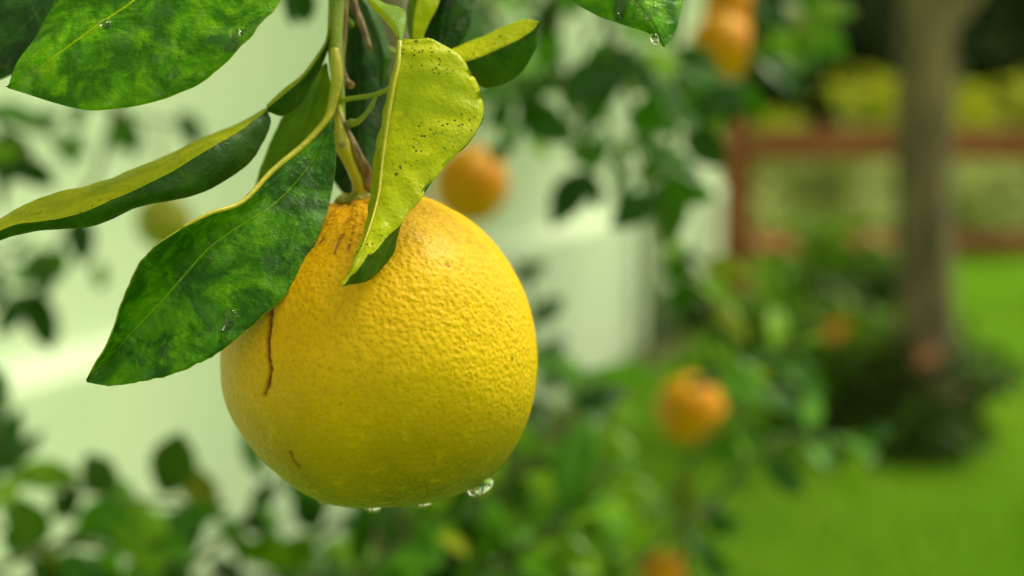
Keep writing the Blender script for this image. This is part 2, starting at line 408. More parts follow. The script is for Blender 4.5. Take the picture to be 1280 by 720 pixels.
# ------------------------------------------------------------------ leaf clouds for far plants
def cloud(center, radii, n, size, seed, lumps=14, lump_r=0.42, flat=0.0, aspect=0.5):
    r = np.random.default_rng(seed); c = np.asarray(center, float); R = np.asarray(radii, float)
    lc = r.normal(0, 1, (lumps, 3)); lc /= np.linalg.norm(lc, axis=1)[:, None]; lc *= (0.45 + 0.3 * r.random((lumps, 1)))
    which = r.integers(0, lumps, n)
    d = r.normal(0, 1, (n, 3)); d /= np.linalg.norm(d, axis=1)[:, None]
    rad = lump_r * (0.55 + 0.55 * r.random((n, 1))) * (0.7 + 0.6 * r.random((lumps, 1)))[which]
    p = c + (lc[which] + d * rad) * R
    if flat > 0: p[:, 2] = np.maximum(p[:, 2], c[2] - R[2] * flat + r.random(n) * .05)
    ax = r.normal(0, 1, (n, 3)) + d * .6 + [0, 0, -.2]; ax /= np.linalg.norm(ax, axis=1)[:, None]
    sd = np.cross(ax, r.normal(0, 1, (n, 3))); sd /= np.linalg.norm(sd, axis=1)[:, None]
    nm = np.cross(ax, sd)
    s = size * (0.6 + 0.8 * r.random((n, 1)))
    v = np.stack([p, p + ax * s * .5 + sd * s * aspect * .5 + nm * s * .12, p + ax * s, p + ax * s * .5 - sd * s * aspect * .5 + nm * s * .12], 1).reshape(-1, 3)
    f = np.arange(n * 4).reshape(n, 4)[:, [0, 1, 2, 3]]
    f3 = np.concatenate([f[:, [0, 1, 2]], f[:, [0, 2, 3]]])
    tint = np.clip(0.45 + 0.25 * r.random(lumps)[which] - .12 + r.normal(0, .2, n), 0, 1)
    return v, f3, np.repeat(tint, 4)

def limb(pts, r0, r1, seg=8, n=14):
    return tube(pts, [r0, r1], seg, n)

# far trees closing the view
def make_far_tree(mat, seed):
    root = empty('tree', (0, 0, 0)); rr = random.Random(seed)
    tr = [limb([(0, 0, -.1), (.05, .02, 1.2), (-.05, .05, 2.6), (.1, 0, 4.2)], .22, .07)]
    for k in range(6):
        a = k * 1.05 + rr.random(); z0 = 1.3 + .4 * k
        tr.append(limb([(0, 0, z0), (math.cos(a) * .7, math.sin(a) * .7, z0 + .5), (math.cos(a) * 1.6, math.sin(a) * 1.6, z0 + 1.1)], .08, .02, 6, 8))
    mobj('trunk', *merge(tr), M['bark'], root)
    v, f, tn = cloud((0, 0, 3.2), (2.6, 2.2, 3.1), 5200, 0.34, seed, 20, .45)
    mobj('crown', v, f, mat, root, attrs={'tint': tn}, smooth=False)
    return root
def copy_tree(o, parent=None):
    c = o.copy(); COL.objects.link(c); c.parent = parent
    for ch in list(o.children):
        copy_tree(ch, c)
    return c
ft = make_far_tree(M['fol_dark'], 5)
spots = [(-2.5, 24.5), (1.8, 23.0), (5.0, 24.5), (8.2, 22.0), (11.4, 24.0), (14.5, 22.0), (-6.5, 24.0)]
for k, (x, y) in enumerate(spots):
    o = ft if k == 0 else copy_tree(ft)
    o.location = (x, y, -0.02); o.rotation_euler = (0, 0, k * 1.9); s = 1.0 + .22 * math.sin(k * 2.1); o.scale = (s, s, s)
    tag(o, 'tall dark green tree in the row beyond the hedges', 'tree', 'dark trees beyond the hedges')

# pale hedge behind the fence, yellow-green bush behind that
def hedge(name, x0, x1, y, z1, depth, n, size, mat, label, cat, seed, mshade=None):
    r = np.random.default_rng(seed)
    root = empty(name, ((x0 + x1) / 2, y, 0))
    nl = int((x1 - x0) * 5)
    cx = r.uniform(x0, x1, nl); cz = r.uniform(.1, z1 * .88, nl); cy = y + r.normal(0, depth * .3, nl)
    per = n // nl; V = []; F = []; T = []; o = 0
    for k in range(nl):
        v, f, tn = cloud((cx[k], cy[k], cz[k]), (.55, depth * .6, .26 + .12 * r.random()), per, size, seed * 50 + k, 4, .6)
        v[:, 2] = np.maximum(v[:, 2], -0.02)
        V.append(v); F.append(f + o); T.append(np.clip(tn + r.normal(0, .28), 0, 1)); o += len(v)
    mobj('foliage', np.concatenate(V), np.concatenate(F), mat, root, (root.location.x, root.location.y, 0), attrs={'tint': np.concatenate(T)}, smooth=False)
    st = [limb([(x, y + r.normal(0, .1), -.1), (x + r.normal(0, .1), y, .35), (x + r.normal(0, .2), y, z1 * .7)], .035, .012, 6, 6) for x in np.arange(x0 + .2, x1, .6)]
    mobj('stem', *merge(st), M['bark'], root, (root.location.x, root.location.y, 0))
    return tag(root, label, cat)
hedge('hedge', 1.5, 7.5, 12.9, 0.95, .8, 9000, .12, M['fol_grey'], 'low pale grey-green hedge behind the wooden rail fence', 'hedge', 3)
hedge('hedge', 1.0, 9.5, 16.5, 1.62, 1.2, 15000, .16, M['fol_yellow'], 'taller bright yellow-green hedge behind the pale one', 'hedge', 4)

# wooden rail fence
FY = 9.2
fx0 = on_plane_y(922, 200, FY)[0]
fence = empty('fence', (fx0 + 3.0, FY, 0))
tag(fence, 'red-brown wooden post and rail fence across the lawn', 'fence')
fo = (fx0 + 3.0, FY, 0)
for k in range(3):
    pv, pf = box((fx0 + k * 2.9, FY, 0.55), (.17, .17, 1.30), 0.0, .012)
    post = mobj('post', pv, pf, M['fence_wood'], fence, fo, smooth=False)
    mobj('post_cap', *box((fx0 + k * 2.9, FY, 1.225), (.21, .21, .045), 0, .012), M['fence_wood'], post, fo, smooth=False)
for z_, hh in ((1.05, .20), (0.42, .13)):
    for k in range(2):
        mobj('rail', *box((fx0 + 1.45 + k * 2.9, FY - .111, z_), (2.88, .05, hh), 0, .008), M['fence_wood'], fence, fo, smooth=False)

# garden tree on the right: trunk in view, crown above the frame
TB = ground(1152, 566); TB[2] = 0
gt = empty('garden_tree', TB)
tag(gt, 'tree with thick grey-brown trunk rising from a dark shrub', 'tree')
parts = [tube([TB + np.array(p) for p in ((.03, 0, -.1), (.02, 0, .05), (.0, 0, .5), (-.02, .02, 1.0), (-.03, .02, 1.5), (-.03, .02, 2.0))], [.17, .125, .10, .095, .10, .11], 20, 40)]
vt, ftq = parts[0]
vt = vt + np.array([[mnoise.noise(Vector((p[0] * 22, p[1] * 22, p[2] * 5))) * .014] * 2 + [0] for p in vt])
parts[0] = (vt, ftq)
for a, z0, r in ((0.3, 1.55, .05), (2.6, 1.75, .06), (4.4, 1.9, .055), (1.4, 2.0, .06), (5.5, 1.65, .045)):
    d = np.array([math.cos(a), math.sin(a), 0])
    parts.append(limb([TB + [-.03, .02, z0 - .1], TB + d * .35 + [0, 0, z0 + .35], TB + d * .8 + [0, 0, z0 + 1.0], TB + d * 1.4 + [0, 0, z0 + 1.5]], r, .012, 8, 14))
mobj('trunk', *merge(parts), M['bark'], gt, TB)
v, f, tn = cloud(TB + [0, 0.3, 3.7], (1.5, 1.5, 1.25), 3500, .13, 21, 18, .45)
mobj('crown', v, f, M['fol_mid'], gt, TB, attrs={'tint': tn}, smooth=False)

# shrubs with flowers
def flower_mesh(mat, r=0.05, seed=0):
    rr = random.Random(seed); V = []; F = []
    for k in range(5):
        a = k * 2 * math.pi / 5; o = len(V)
        e = [(0, 0, 0), (r * .5, -r * .34, r * .25), (r, -r * .2, r * .30), (r, r * .2, r * .30), (r * .5, r * .34, r * .25), (r * .55, 0, r * .12)]
        for x, y, z in e:
            V.append((x * math.cos(a) - y * math.sin(a), x * math.sin(a) + y * math.cos(a), z))
        F += [(o, o + 1, o + 5), (o + 1, o + 2, o + 5), (o + 2, o + 3, o + 5), (o + 3, o + 4, o + 5), (o + 4, o, o + 5)]
    me = mesh('flower', V, F, mat)
    return me
FL = {k: flower_mesh(M[k]) for k in ('petal_red', 'petal_pink', 'petal_orange')}
def shrub(name, base, radii, n, size, mat, label, seed, flowers=(), cat='shrub'):
    base = np.array(base, float); base[2] = 0
    root = empty(name, base); R = np.asarray(radii, float); rr = random.Random(seed)
    v, f, tn = cloud(base + [0, 0, R[2]], R, n, size, seed, 12, .5)
    v[:, 2] = np.maximum(v[:, 2], 0.0)
    mobj('foliage', v, f, mat, root, base, attrs={'tint': tn}, smooth=False)
    st = []
    for k in range(7):
        a = k * .9 + rr.random(); d = np.array([math.cos(a), math.sin(a), 0])
        st.append(limb([base + d * .03 - [0, 0, .08], base + d * R[0] * .3 + [0, 0, R[2] * .7], base + d * R[0] * .65 + [0, 0, R[2] * 1.5]], .014, .004, 6, 8))
    mobj('stem', *merge(st), M['bark'], root, base)
    for (px, py, dd, kind, sc) in flowers:
        p = P(px, py, dd)
        o = link(bpy.data.objects.new('flower', FL[kind]), root); o.location = tuple(p - base)
        o.rotation_euler = (math.radians(60 + rr.uniform(-25, 25)), rr.uniform(-.4, .4), rr.uniform(-.6, .6)); o.scale = (sc,) * 3
    return tag(root, label, cat)
b1 = ground(1150, 560)
shrub('shrub', b1 + [0.02, -.1, 0], (.31, .28, .20), 2000, .08, M['fol_shrub'], 'dark green low shrub around the foot of the tree trunk', 31,
      [(1160, 442, 4.95, 'petal_pink', .8), (1152, 452, 4.95, 'petal_pink', .6)])
b2 = ground(1005, 545)
shrub('shrub', b2, (.36, .28, .26), 1900, .09, M['fol_mid'], 'mid green bush with orange and red flowers beside the trunk', 32,
      [(1040, 415, 5.1, 'petal_orange', .8), (1052, 408, 5.1, 'petal_orange', .6), (960, 420, 5.2, 'petal_red', .8), (972, 428, 5.2, 'petal_red', .7), (963, 408, 5.2, 'petal_red', .6)])
b3 = ground(1020, 440)
shrub('shrub', b3, (.46, .35, .32), 2000, .10, M['fol_mid'], 'bush with red flowers against the fence post', 33,
      [(955, 305, 7.0, 'petal_red', 1.1), (975, 298, 7.0, 'petal_red', 1.0), (990, 308, 7.0, 'petal_red', .9), (1070, 300, 7.0, 'petal_red', .9), (1090, 296, 7.0, 'petal_pink', .8), (1105, 303, 7.0, 'petal_red', .8)])
b4 = ground(1095, 500)
shrub('shrub', b4, (.20, .25, .30), 1200, .08, M['fol_shrub'], 'upright dark bush between the flower bush and the trunk', 34)
b5 = ground(830, 415)
shrub('shrub', b5, (.40, .20, .11), 1100, .09, M['fol_shrub'], 'low dark bush in the bed along the house wall', 35)

# ------------------------------------------------------------------ citrus tree
TRUNK = np.array([-0.112, 1.30, 0.0])
tree = empty('citrus_tree', TRUNK)
tag(tree, 'lemon tree with glossy wet leaves arching in front of the pale house wall', 'tree')
fork = TRUNK + [0.0, -.02, .78]
fork2 = TRUNK + [0.01, -.05, 1.08]
trk = tube([TRUNK + p for p in ((0, 0, -.08), (0, 0, .02), (-.01, 0, .4), (0, -.02, .78), (.01, -.05, 1.08), (.0, -.06, 1.40), (.02, -.02, 1.75))], [.055, .042, .036, .033, .028, .024, .012], 12, 40)
mobj('trunk', *trk, M['bark_citrus'], tree, TRUNK)

# ---- foreground leaves, laid along the rails of their outlines
LEAF = {}
def rail_leaf(rails, mats_front, mat_back, parent, crease=False, bulge=(0.0, 0.0), nu=84, nv=15, thick=0.00042, blister=0.00007, label=None, key=None, veins=11, wave=0.0006, seed=0, mid_rail=1, margin=0.018, name='leaf'):
    R = [catmull(np.array([P(*p) for p in r]), nu) for r in rails]
    spans = len(R) - 1
    rows = [] ; vv = []; span_of = []
    tocam = -FWD
    if crease:
        for s in range(spans):
            a, b_ = R[s], R[s + 1]
            nr = np.cross(np.gradient(a + b_, axis=0), b_ - a); nr /= np.linalg.norm(nr, axis=1)[:, None] + 1e-9
            sg = np.sign((nr @ tocam))[:, None]; sg[sg == 0] = 1; nr = nr * sg
            for k in range(nv + (1 if s == spans - 1 else 0)):
                f_ = k / nv
                rows.append(a * (1 - f_) + b_ * f_ + nr * bulge[s] * math.sin(math.pi * f_) * np.linalg.norm(b_ - a, axis=1)[:, None])
    else:
        st = np.stack(R, 0); sm = catmull(st, spans * nv + 1)
        rows = [sm[k] for k in range(spans * nv + 1)]
    Gd = np.stack(rows, 0); nr_ = len(rows)
    side = (np.arange(nr_) / nv - mid_rail) / max(mid_rail, spans - mid_rail)      # -1..1 across
    du = np.gradient(Gd, axis=1); dv = np.gradient(Gd, axis=0)
    nrm = np.cross(du, dv); nrm /= np.linalg.norm(nrm, axis=2)[..., None] + 1e-12
    if np.mean(nrm @ tocam) < 0: nrm = -nrm
    uu = np.linspace(0, 1, nu)[None, :]; ss = np.abs(side)[:, None]
    ph = (uu * veins - ss * 3.2)
    hgt = blister * (np.cos((ph - np.floor(ph) - .5) * 2 * math.pi)) * np.clip(ss * 4, 0, 1) * (1 - ss ** 3)
    nz = np.array([[mnoise.noise(Vector((Gd[a, b_][0] * 90 + seed, Gd[a, b_][1] * 90, Gd[a, b_][2] * 90))) + .5 * mnoise.noise(Vector((Gd[a, b_][0] * 260 + seed, Gd[a, b_][1] * 260, Gd[a, b_][2] * 260))) for b_ in range(nu)] for a in range(nr_)])
    hgt = hgt + wave * nz - 0.0004 * np.exp(-(ss / .05) ** 2) * (0 if crease else 1)
    # gently uneven margin
    edge = np.exp(-((1 - ss) / .12) ** 2)
    Gt = Gd + nrm * hgt[..., None]
    mg = np.array([mnoise.noise(Vector((k * .32 + seed * 3.1, 0.5, 0))) + .5 * mnoise.noise(Vector((k * .9 + seed * 3.1, 4.5, 0))) for k in range(nu)])
    ctr = Gd[min(mid_rail * nv, nr_ - 1)][None]
    Gt = Gt + (Gd - ctr) * (edge * margin * mg[None, :])[..., None]
    Gb = Gt - nrm * thick
    n = nr_ * nu
    V = np.concatenate([Gt.reshape(-1, 3), Gb.reshape(-1, 3)])
    F, MI = [], []
    nm = len(mats_front)
    ix = lambda a, b_: a * nu + b_
    c0 = np.cross(Gt[1, nu // 2] - Gt[0, nu // 2], Gt[0, nu // 2 + 1] - Gt[0, nu // 2]) @ nrm[0, nu // 2]
    fw = c0 > 0
    for a in range(nr_ - 1):
        s = min(a // nv, spans - 1)
        for b_ in range(nu - 1):
            qd = (ix(a, b_), ix(a + 1, b_), ix(a + 1, b_ + 1), ix(a, b_ + 1))
            if not fw: qd = qd[::-1]
            F.append(qd); MI.append(min(s, nm - 1))
            F.append(tuple(n + x for x in qd[::-1])); MI.append(nm)
    def rimf(a0, b0, a1, b1):
        F.append((ix(a0, b0), ix(a1, b1), n + ix(a1, b1), n + ix(a0, b0))); MI.append(nm + 1)
    for b_ in range(nu - 1):
        rimf(0, b_, 0, b_ + 1); rimf(nr_ - 1, b_ + 1, nr_ - 1, b_)
    for a in range(nr_ - 1):
        rimf(a + 1, 0, a, 0); rimf(a, nu - 1, a + 1, nu - 1)
    UV = np.stack([np.broadcast_to(uu, (nr_, nu)), np.broadcast_to(0.5 + side[:, None] * .5, (nr_, nu))], 2).reshape(-1, 2)
    me = mesh('leaf', V - TRUNK, F, list(mats_front) + [mat_back, M['rim']], mi=MI, uv=np.concatenate([UV, UV]))
    import bmesh
    bm = bmesh.new(); bm.from_mesh(me); bmesh.ops.recalc_face_normals(bm, faces=bm.faces[:]); bm.to_mesh(me); bm.free()
    o = link(bpy.data.objects.new(name, me), parent)
    if label: o['label'] = label
    if key: LEAF[key] = (Gt, nrm)
    return o

def zip_d(xy, d):
    d = np.interp(np.linspace(0, 1, len(xy)), np.linspace(0, 1, len(d)), d)
    return [(x, y, z) for (x, y), z in zip(xy, d)]

# main twig: comes down from the limb above the frame
top0 = P(421, -12, .364)
stem = tube([fork2 + [0, 0, .02], TRUNK + [-.02, -.25, 1.42], np.array([-.10, .72, 1.50]), np.array([-.083, .50, 1.42]), P(424, -150, .368), top0, P(419, 40, .362), P(420, 75, .361), P(423, 110, .361), P(425, 150, .362)],
            [.016, .011, .007, .004, .0026, .0021, .0020, .0019, .0016, .0014], 10, 90)
branch = mobj('branch', *stem, M['stem_green'], tree, TRUNK)
branch['label'] = 'green twig carrying the ripe lemon'
# second, browner shoot beside it
mobj('shoot', *tube([P(432, -40, .366), P(431, 0, .366), P(430, 40, .366), P(427, 80, .365), P(433, 100, .364), P(439, 107, .362)], [.0011, .0010, .0009, .0008, .0008, .0011], 8, 30), M['stem_brown'], branch, TRUNK)
mobj('shoot', *tube([P(437, -60, .372), P(441, 0, .371), P(452, 30, .370), P(463, 62, .368)], [.0012, .0012, .001, .0007], 8, 24), M['stem_brown'], branch, TRUNK)
# fruit stalk with its swollen node
mobj('fruit_stalk', *tube([P(421, 118, .3615), P(423, 140, .3605), P(426, 160, .359), P(428, 180, .358), P(434, 196, .3585), P(441, 212, .360), P(447, 226, .3618), P(449, 240, .3635)], [.0010, .0012, .0016, .0024, .0017, .0015, .0016, .0019], 12, 40), M['stem_yellow'], branch, TRUNK)
mobj('fruit_stalk', *tube([P(422, 138, .360), P(430, 158, .3585), P(440, 178, .358), P(450, 198, .359), P(458, 214, .361), P(459, 234, .3635)], [.0006, .0009, .0011, .0012, .0014, .0018], 12, 36), M['stem_brown'], branch, TRUNK)
mobj('bud_scar', *tube([P(428.5, 181, .3559), P(428.5, 181.5, .3553), P(428.5, 182, .3549)], [.0007, .0005, .0002], 8), M['stem_brown'], branch, TRUNK)
# old flower stalks
mobj('flower_stalk', *tube([P(419, 127, .360), P(440, 123, .357), P(462, 120, .355), P(478, 115, .353), P(491, 107, .352)], [.0008, .0006, .00065, .0006, .0004], 8, 30), M['stem_green'], branch, TRUNK)
mobj('flower_stalk', *tube([P(432, 153, .359), P(438, 154, .357), P(447, 152, .356), P(455, 145, .355), P(464, 133, .355), P(469, 121, .3545)], [.0004, .0012, .0008, .0006, .0006, .0005], 8, 30), M['stem_green'], branch, TRUNK)

# A: broad leaf hanging in at the upper left
A_m = zip_d([(318, -112), (270, -78), (225, -45), (165, 0), (101, 45), (52, 80), (9, 109)], [.362, .352, .343, .339, .336, .334, .334])
A_l = zip_d([(318, -112), (352, -70), (358, -20), (318, 40), (238, 109), (120, 138), (9, 110)], [.362, .352, .336, .330, .329, .331, .334])
A_u = zip_d([(318, -112), (255, -122), (180, -95), (95, -35), (50, 35), (22, 77), (9, 108)], [.362, .360, .353, .347, .343, .338, .334])
rail_leaf([A_u, A_m, A_l], [M['leaf_fresh']], M['leaf_under'], branch, key='A', seed=1, label='broad wet green leaf with mottled yellow-green patches')
# B: darker leaf behind it in the corner
B_m = zip_d([(120, -75), (75, -20), (40, 20), (0, 62), (-50, 118)], [.376, .372, .369, .367, .366])
B_l = zip_d([(120, -75), (118, -20), (90, 50), (28, 88), (-50, 119)], [.378, .374, .371, .368, .366])
B_u = zip_d([(120, -75), (50, -65), (-10, -30), (-45, 40), (-50, 117)], [.376, .378, .377, .372, .366])
rail_leaf([B_u, B_m, B_l], [M['leaf_deep']], M['leaf_under'], branch, key='B', seed=2)
# C: long folded leaf pointing left, yellowed on its upper half, with a winged petiole
C_m = zip_d([(334, 138), (300, 163), (250, 193), (180, 232), (110, 263), (62, 275), (10, 284), (-45, 314)], [.357, .350, .343, .337, .333, .331, .330, .331])
C_t = zip_d([(334, 135), (290, 157), (240, 180), (150, 218), (80, 238), (28, 258), (-5, 278), (-45, 313)], [.360, .361, .358, .353, .347, .342, .336, .331])
C_l = zip_d([(335, 141), (338, 156), (317, 198), (255, 240), (170, 260), (112, 283), (30, 292), (-45, 315)], [.359, .357, .352, .345, .340, .336, .333, .331])
rail_leaf([C_t, C_m, C_l], [M['leaf_olive'], M['leaf_under_dark']], M['leaf_under'], branch, crease=True, bulge=(0.05, 0.08), key='C', seed=3, wave=.0005, label='long folded leaf, yellow-olive above the fold and dark green below')
W_t = zip_d([(411, 28), (406, 52), (390, 76), (375, 95), (352, 113), (333, 131)], [.3615, .361, .362, .362, .3605, .3575])
W_m = zip_d([(412, 34), (407, 56), (392, 80), (377, 99), (355, 118), (334, 135)], [.3605, .3590, .3590, .3585, .3575, .3565])
W_l = zip_d([(413, 40), (409, 66), (394, 100), (376, 129), (354, 145), (335, 140)], [.3615, .3610, .3620, .3620, .3600, .3575])
rail_leaf([W_t, W_m, W_l], [M['leaf_olive'], M['leaf_under_dark']], M['leaf_under'], branch, crease=True, bulge=(.05, .08), nu=40, nv=8, seed=4, wave=.0002, name='petiole_wing', label='winged petiole of the folded leaf')
# E: olive underside of a leaf behind D
E_l = zip_d([(407, 78), (383, 104), (352, 148), (331, 195), (317, 238), (300, 300)], [.366, .372, .374, .375, .376, .378])
E_m = zip_d([(408, 80), (398, 115), (382, 160), (362, 205), (340, 250), (301, 303)], [.366, .369, .371, .373, .375, .378])
E_r = zip_d([(409, 82), (416, 122), (414, 170), (400, 225), (365, 275), (302, 306)], [.366, .370, .373, .375, .377, .378])
rail_leaf([E_l, E_m, E_r], [M['leaf_under']], M['leaf_dark'], branch, key='E', seed=5, blister=.0001, wave=.0003, label='leaf showing its matte olive underside behind the drooping leaf')
# D: big drooping leaf overlapping the lemon
D_l = zip_d([(413, 146), (382, 179), (340, 214), (303, 252), (262, 267), (228, 284), (191, 311), (169, 340), (153, 376), (133, 432), (108, 474)], [.3565, .3515, .3445, .3375, .3315, .3280, .3260, .3255, .3260, .3280, .3310])
D_m = zip_d([(414, 147), (397, 190), (372, 225), (338, 258), (300, 282), (262, 309), (226, 349), (196, 383), (165, 415), (138, 446), (108, 476)], [.3565, .3525, .3475, .3430, .3395, .3368, .3345, .3328, .3318, .3312, .3310])
D_r = zip_d([(415, 148), (420, 196), (413, 250), (395, 304), (360, 362), (312, 410), (262, 446), (214, 468), (172, 477), (138, 482), (109, 478)], [.3565, .3520, .3470, .3395, .3330, .3295, .3280, .3280, .3285, .3295, .3310])
rail_leaf([D_l, D_m, D_r], [M['leaf_dark']], M['leaf_under'], branch, key='D', seed=6, margin=.03, nu=110, nv=18, label='large dark glossy leaf drooping over the left side of the lemon')
mobj('petiole', *tube([P(418, 62, .3585), P(420, 78, .3575), P(421, 97, .357), P(418, 117, .3568), P(414, 135, .3565), P(407, 151, .3553)] + [P(x, y, z) for x, y, z in D_l[1:6]], [.0012, .0015, .0015, .0013, .0011, .0009, .0008, .0007, .0006, .0005, .0003], 10, 80), M['stem_yellow'], branch, TRUNK)
# F: dark leaf hanging behind the fruit stalk
F_l = zip_d([(438, -30), (424, 30), (417, 90), (410, 150), (412, 215), (446, 262)], [.384, .386, .387, .387, .386, .384])
F_m = zip_d([(442, -30), (446, 30), (449, 90), (451, 150), (452, 205), (448, 263)], [.384, .384, .384, .384, .384, .384])
F_r = zip_d([(446, -30), (468, 20), (483, 80), (487, 145), (478, 215), (450, 264)], [.384, .387, .389, .389, .387, .384])
rail_leaf([F_l, F_m, F_r], [M['leaf_deep']], M['leaf_under'], branch, key='F', seed=7, nu=60, label='dark leaf hanging behind the fruit stalk')
F2l = zip_d([(442, -10), (449, 12), (458, 42), (468, 75), (475, 108)], [.376, .376, .375, .375, .375])
F2m = zip_d([(445, -11), (459, 10), (470, 40), (478, 72), (476, 109)], [.375, .374, .373, .373, .375])
F2r = zip_d([(448, -12), (470, 12), (484, 44), (489, 76), (477, 110)], [.376, .377, .377, .376, .375])
rail_leaf([F2l, F2m, F2r], [M['leaf_under_dark']], M['leaf_under'], branch, seed=8, nu=40, nv=10)
# G: winged petiole leading to the yellow leaf
G_l = zip_d([(449, -14), (461, 4), (476, 21), (490, 37), (500, 53)], [.358, .354, .350, .347, .345])
G_m = zip_d([(452, -15), (466, 1), (482, 17), (494, 34), (501, 52)], [.358, .3535, .349, .346, .3445])
G_r = zip_d([(456, -16), (478, 3), (499, 9), (508, 20), (503, 51)], [.358, .357, .354, .350, .345])
rail_leaf([G_l, G_m, G_r], [M['leaf_yellow'], M['leaf_under']], M['leaf_under'], branch, crease=True, bulge=(.04, .05), nu=40, nv=8, seed=9, wave=.0002, name='petiole_wing', label='winged petiole of the yellow leaf')
# H: yellow speckled leaf curling down onto the lemon
H_0 = zip_d([(499, 53), (494, 84), (484, 118), (474, 160), (467, 203), (465, 238), (461, 262), (451, 298), (437, 335), (426, 357)], [.346, .347, .347, .346, .344, .340, .334, .327, .321, .318])
H_m = zip_d([(500, 52), (498, 80), (491, 112), (484, 156), (478, 200), (474, 238), (467, 268), (456, 301), (440, 336), (427, 357)], [.3445, .341, .339, .3375, .335, .332, .328, .323, .319, .3175])
H_r = zip_d([(502, 51), (541, 50), (583, 79), (604, 128), (594, 166), (552, 213), (520, 257), (487, 295), (452, 332), (428, 357)], [.3445, .343, .342, .340, .337, .333, .329, .325, .320, .3178])
H_f = zip_d([(502, 52), (540, 53), (580, 82), (600, 129), (586, 166), (538, 212), (506, 256), (490, 316), (462, 349), (428, 358)], [.3450, .3450, .3445, .3425, .3395, .3365, .3335, .3305, .3250, .3182])
rail_leaf([H_0, H_m, H_r, H_f], [M['leaf_olive'], M['leaf_yellow'], M['leaf_under_dark']], M['leaf_under'], branch, crease=True, bulge=(.02, .06, .0), key='H', seed=10, nu=100, nv=14, blister=.0002, wave=.0007, label='yellow speckled leaf curling down onto the lemon')
# midrib on the yellow leaf
mobj('midrib', *tube([P(x, y, z - .0004) for x, y, z in H_m[:-1]], [.0007, .0006, .0005, .0004, .0003, .0001], 8, 50), M['stem_yellow'], branch, TRUNK)
# I, J: leaves above the yellow one
I_l = zip_d([(545, -70), (522, -35), (511, 0), (510, 30), (516, 70)], [.368, .368, .367, .366, .365])
I_m = zip_d([(547, -71), (533, -35), (522, 0), (516, 32), (517, 71)], [.367, .364, .362, .362, .364])
I_r = zip_d([(549, -72), (560, -35), (550, 0), (533, 36), (518, 72)], [.368, .367, .366, .365, .365])
rail_leaf([I_l, I_m, I_r], [M['leaf_under'], M['leaf_yellow']], M['leaf_under'], branch, crease=True, bulge=(.04, .04), nu=50, nv=10, seed=11, wave=.0004)
J_l = zip_d([(575, -65), (545, -40), (530, 0), (528, 40), (546, 82)], [.378, .377, .376, .375, .374])
J_m = zip_d([(577, -66), (570, -35), (562, 0), (555, 40), (547, 83)], [.376, .373, .372, .372, .373])
J_r = zip_d([(579, -67), (594, -35), (594, 5), (582, 45), (548, 84)], [.378, .378, .377, .376, .374])
rail_leaf([J_l, J_m, J_r], [M['leaf_deep']], M['leaf_under'], branch, key='J', seed=12, nu=50, nv=12)
# K: folded leaf pointing right, yellow above and dark below
K_t = zip_d([(548, 72), (567, 60), (597, 47), (628, 33), (653, 25), (674, 27)], [.356, .362, .364, .363, .360, .353])
K_m = zip_d([(549, 84), (584, 77), (612, 67), (642, 53), (664, 39), (674, 28)], [.356, .354, .353, .352, .352, .3525])
K_l = zip_d([(550, 88), (581, 98), (611, 110), (647, 95), (668, 62), (674, 29)], [.357, .357, .3575, .357, .355, .3528])
rail_leaf([K_t, K_m, K_l], [M['leaf_yellow'], M['leaf_under_dark']], M['leaf_under'], branch, crease=True, bulge=(.04, .07), nu=60, nv=12, key='K', seed=13, wave=.0004, label='folded leaf pointing right, yellow above the fold and dark green below')
# L: leaf dipping in at the top with a drop at its tip
L_l = zip_d([(742, -95), (700, -60), (700, -15), (738, 15), (776, 30), (808, 40), (829, 57)], [.350, .349, .347, .345, .344, .343, .342])
L_m = zip_d([(744, -96), (760, -60), (774, -28), (788, -4), (805, 16), (819, 36), (830, 58)], [.350, .346, .344, .343, .3425, .342, .342])
L_r = zip_d([(746, -97), (800, -85), (838, -50), (854, -12), (851, 16), (842, 44), (831, 58)], [.350, .350, .349, .348, .346, .344, .342])
rail_leaf([L_l, L_m, L_r], [M['leaf_fresh']], M['leaf_under'], branch, key='L', seed=14, nu=70, label='wet leaf dipping in at the top with a drop on its tip')
# stalks that tie the hanging leaves back to the twig, above the frame
for a, bq in (((318, -112, .362), (420, -140, .367)), ((120, -75, .376), (424, -170, .369)), ((547, -70, .367), (440, -170, .37)), ((577, -66, .376), (440, -190, .37)), ((744, -96, .350), (450, -230, .37)), ((442, -30, .384), (426, -120, .369)), ((452, -15, .358), (424, -70, .366)), ((445, -11, .375), (426, -90, .367))):
    pa, pb = P(*a), P(*bq); mm = (pa + pb) / 2 + UPV * .006
    mobj('petiole', *tube([pb, mm, pa], [.0012, .0010, .0009], 8, 14), M['stem_green'], branch, TRUNK)
mobj('petiole', *tube([P(428, 20, .366), P(450, 40, .394), P(500, 70, .392), P(530, 78, .375), P(552, 80, .358)], [.001, .001, .001, .001, .0012], 8, 24), M['stem_green'], branch, TRUNK)

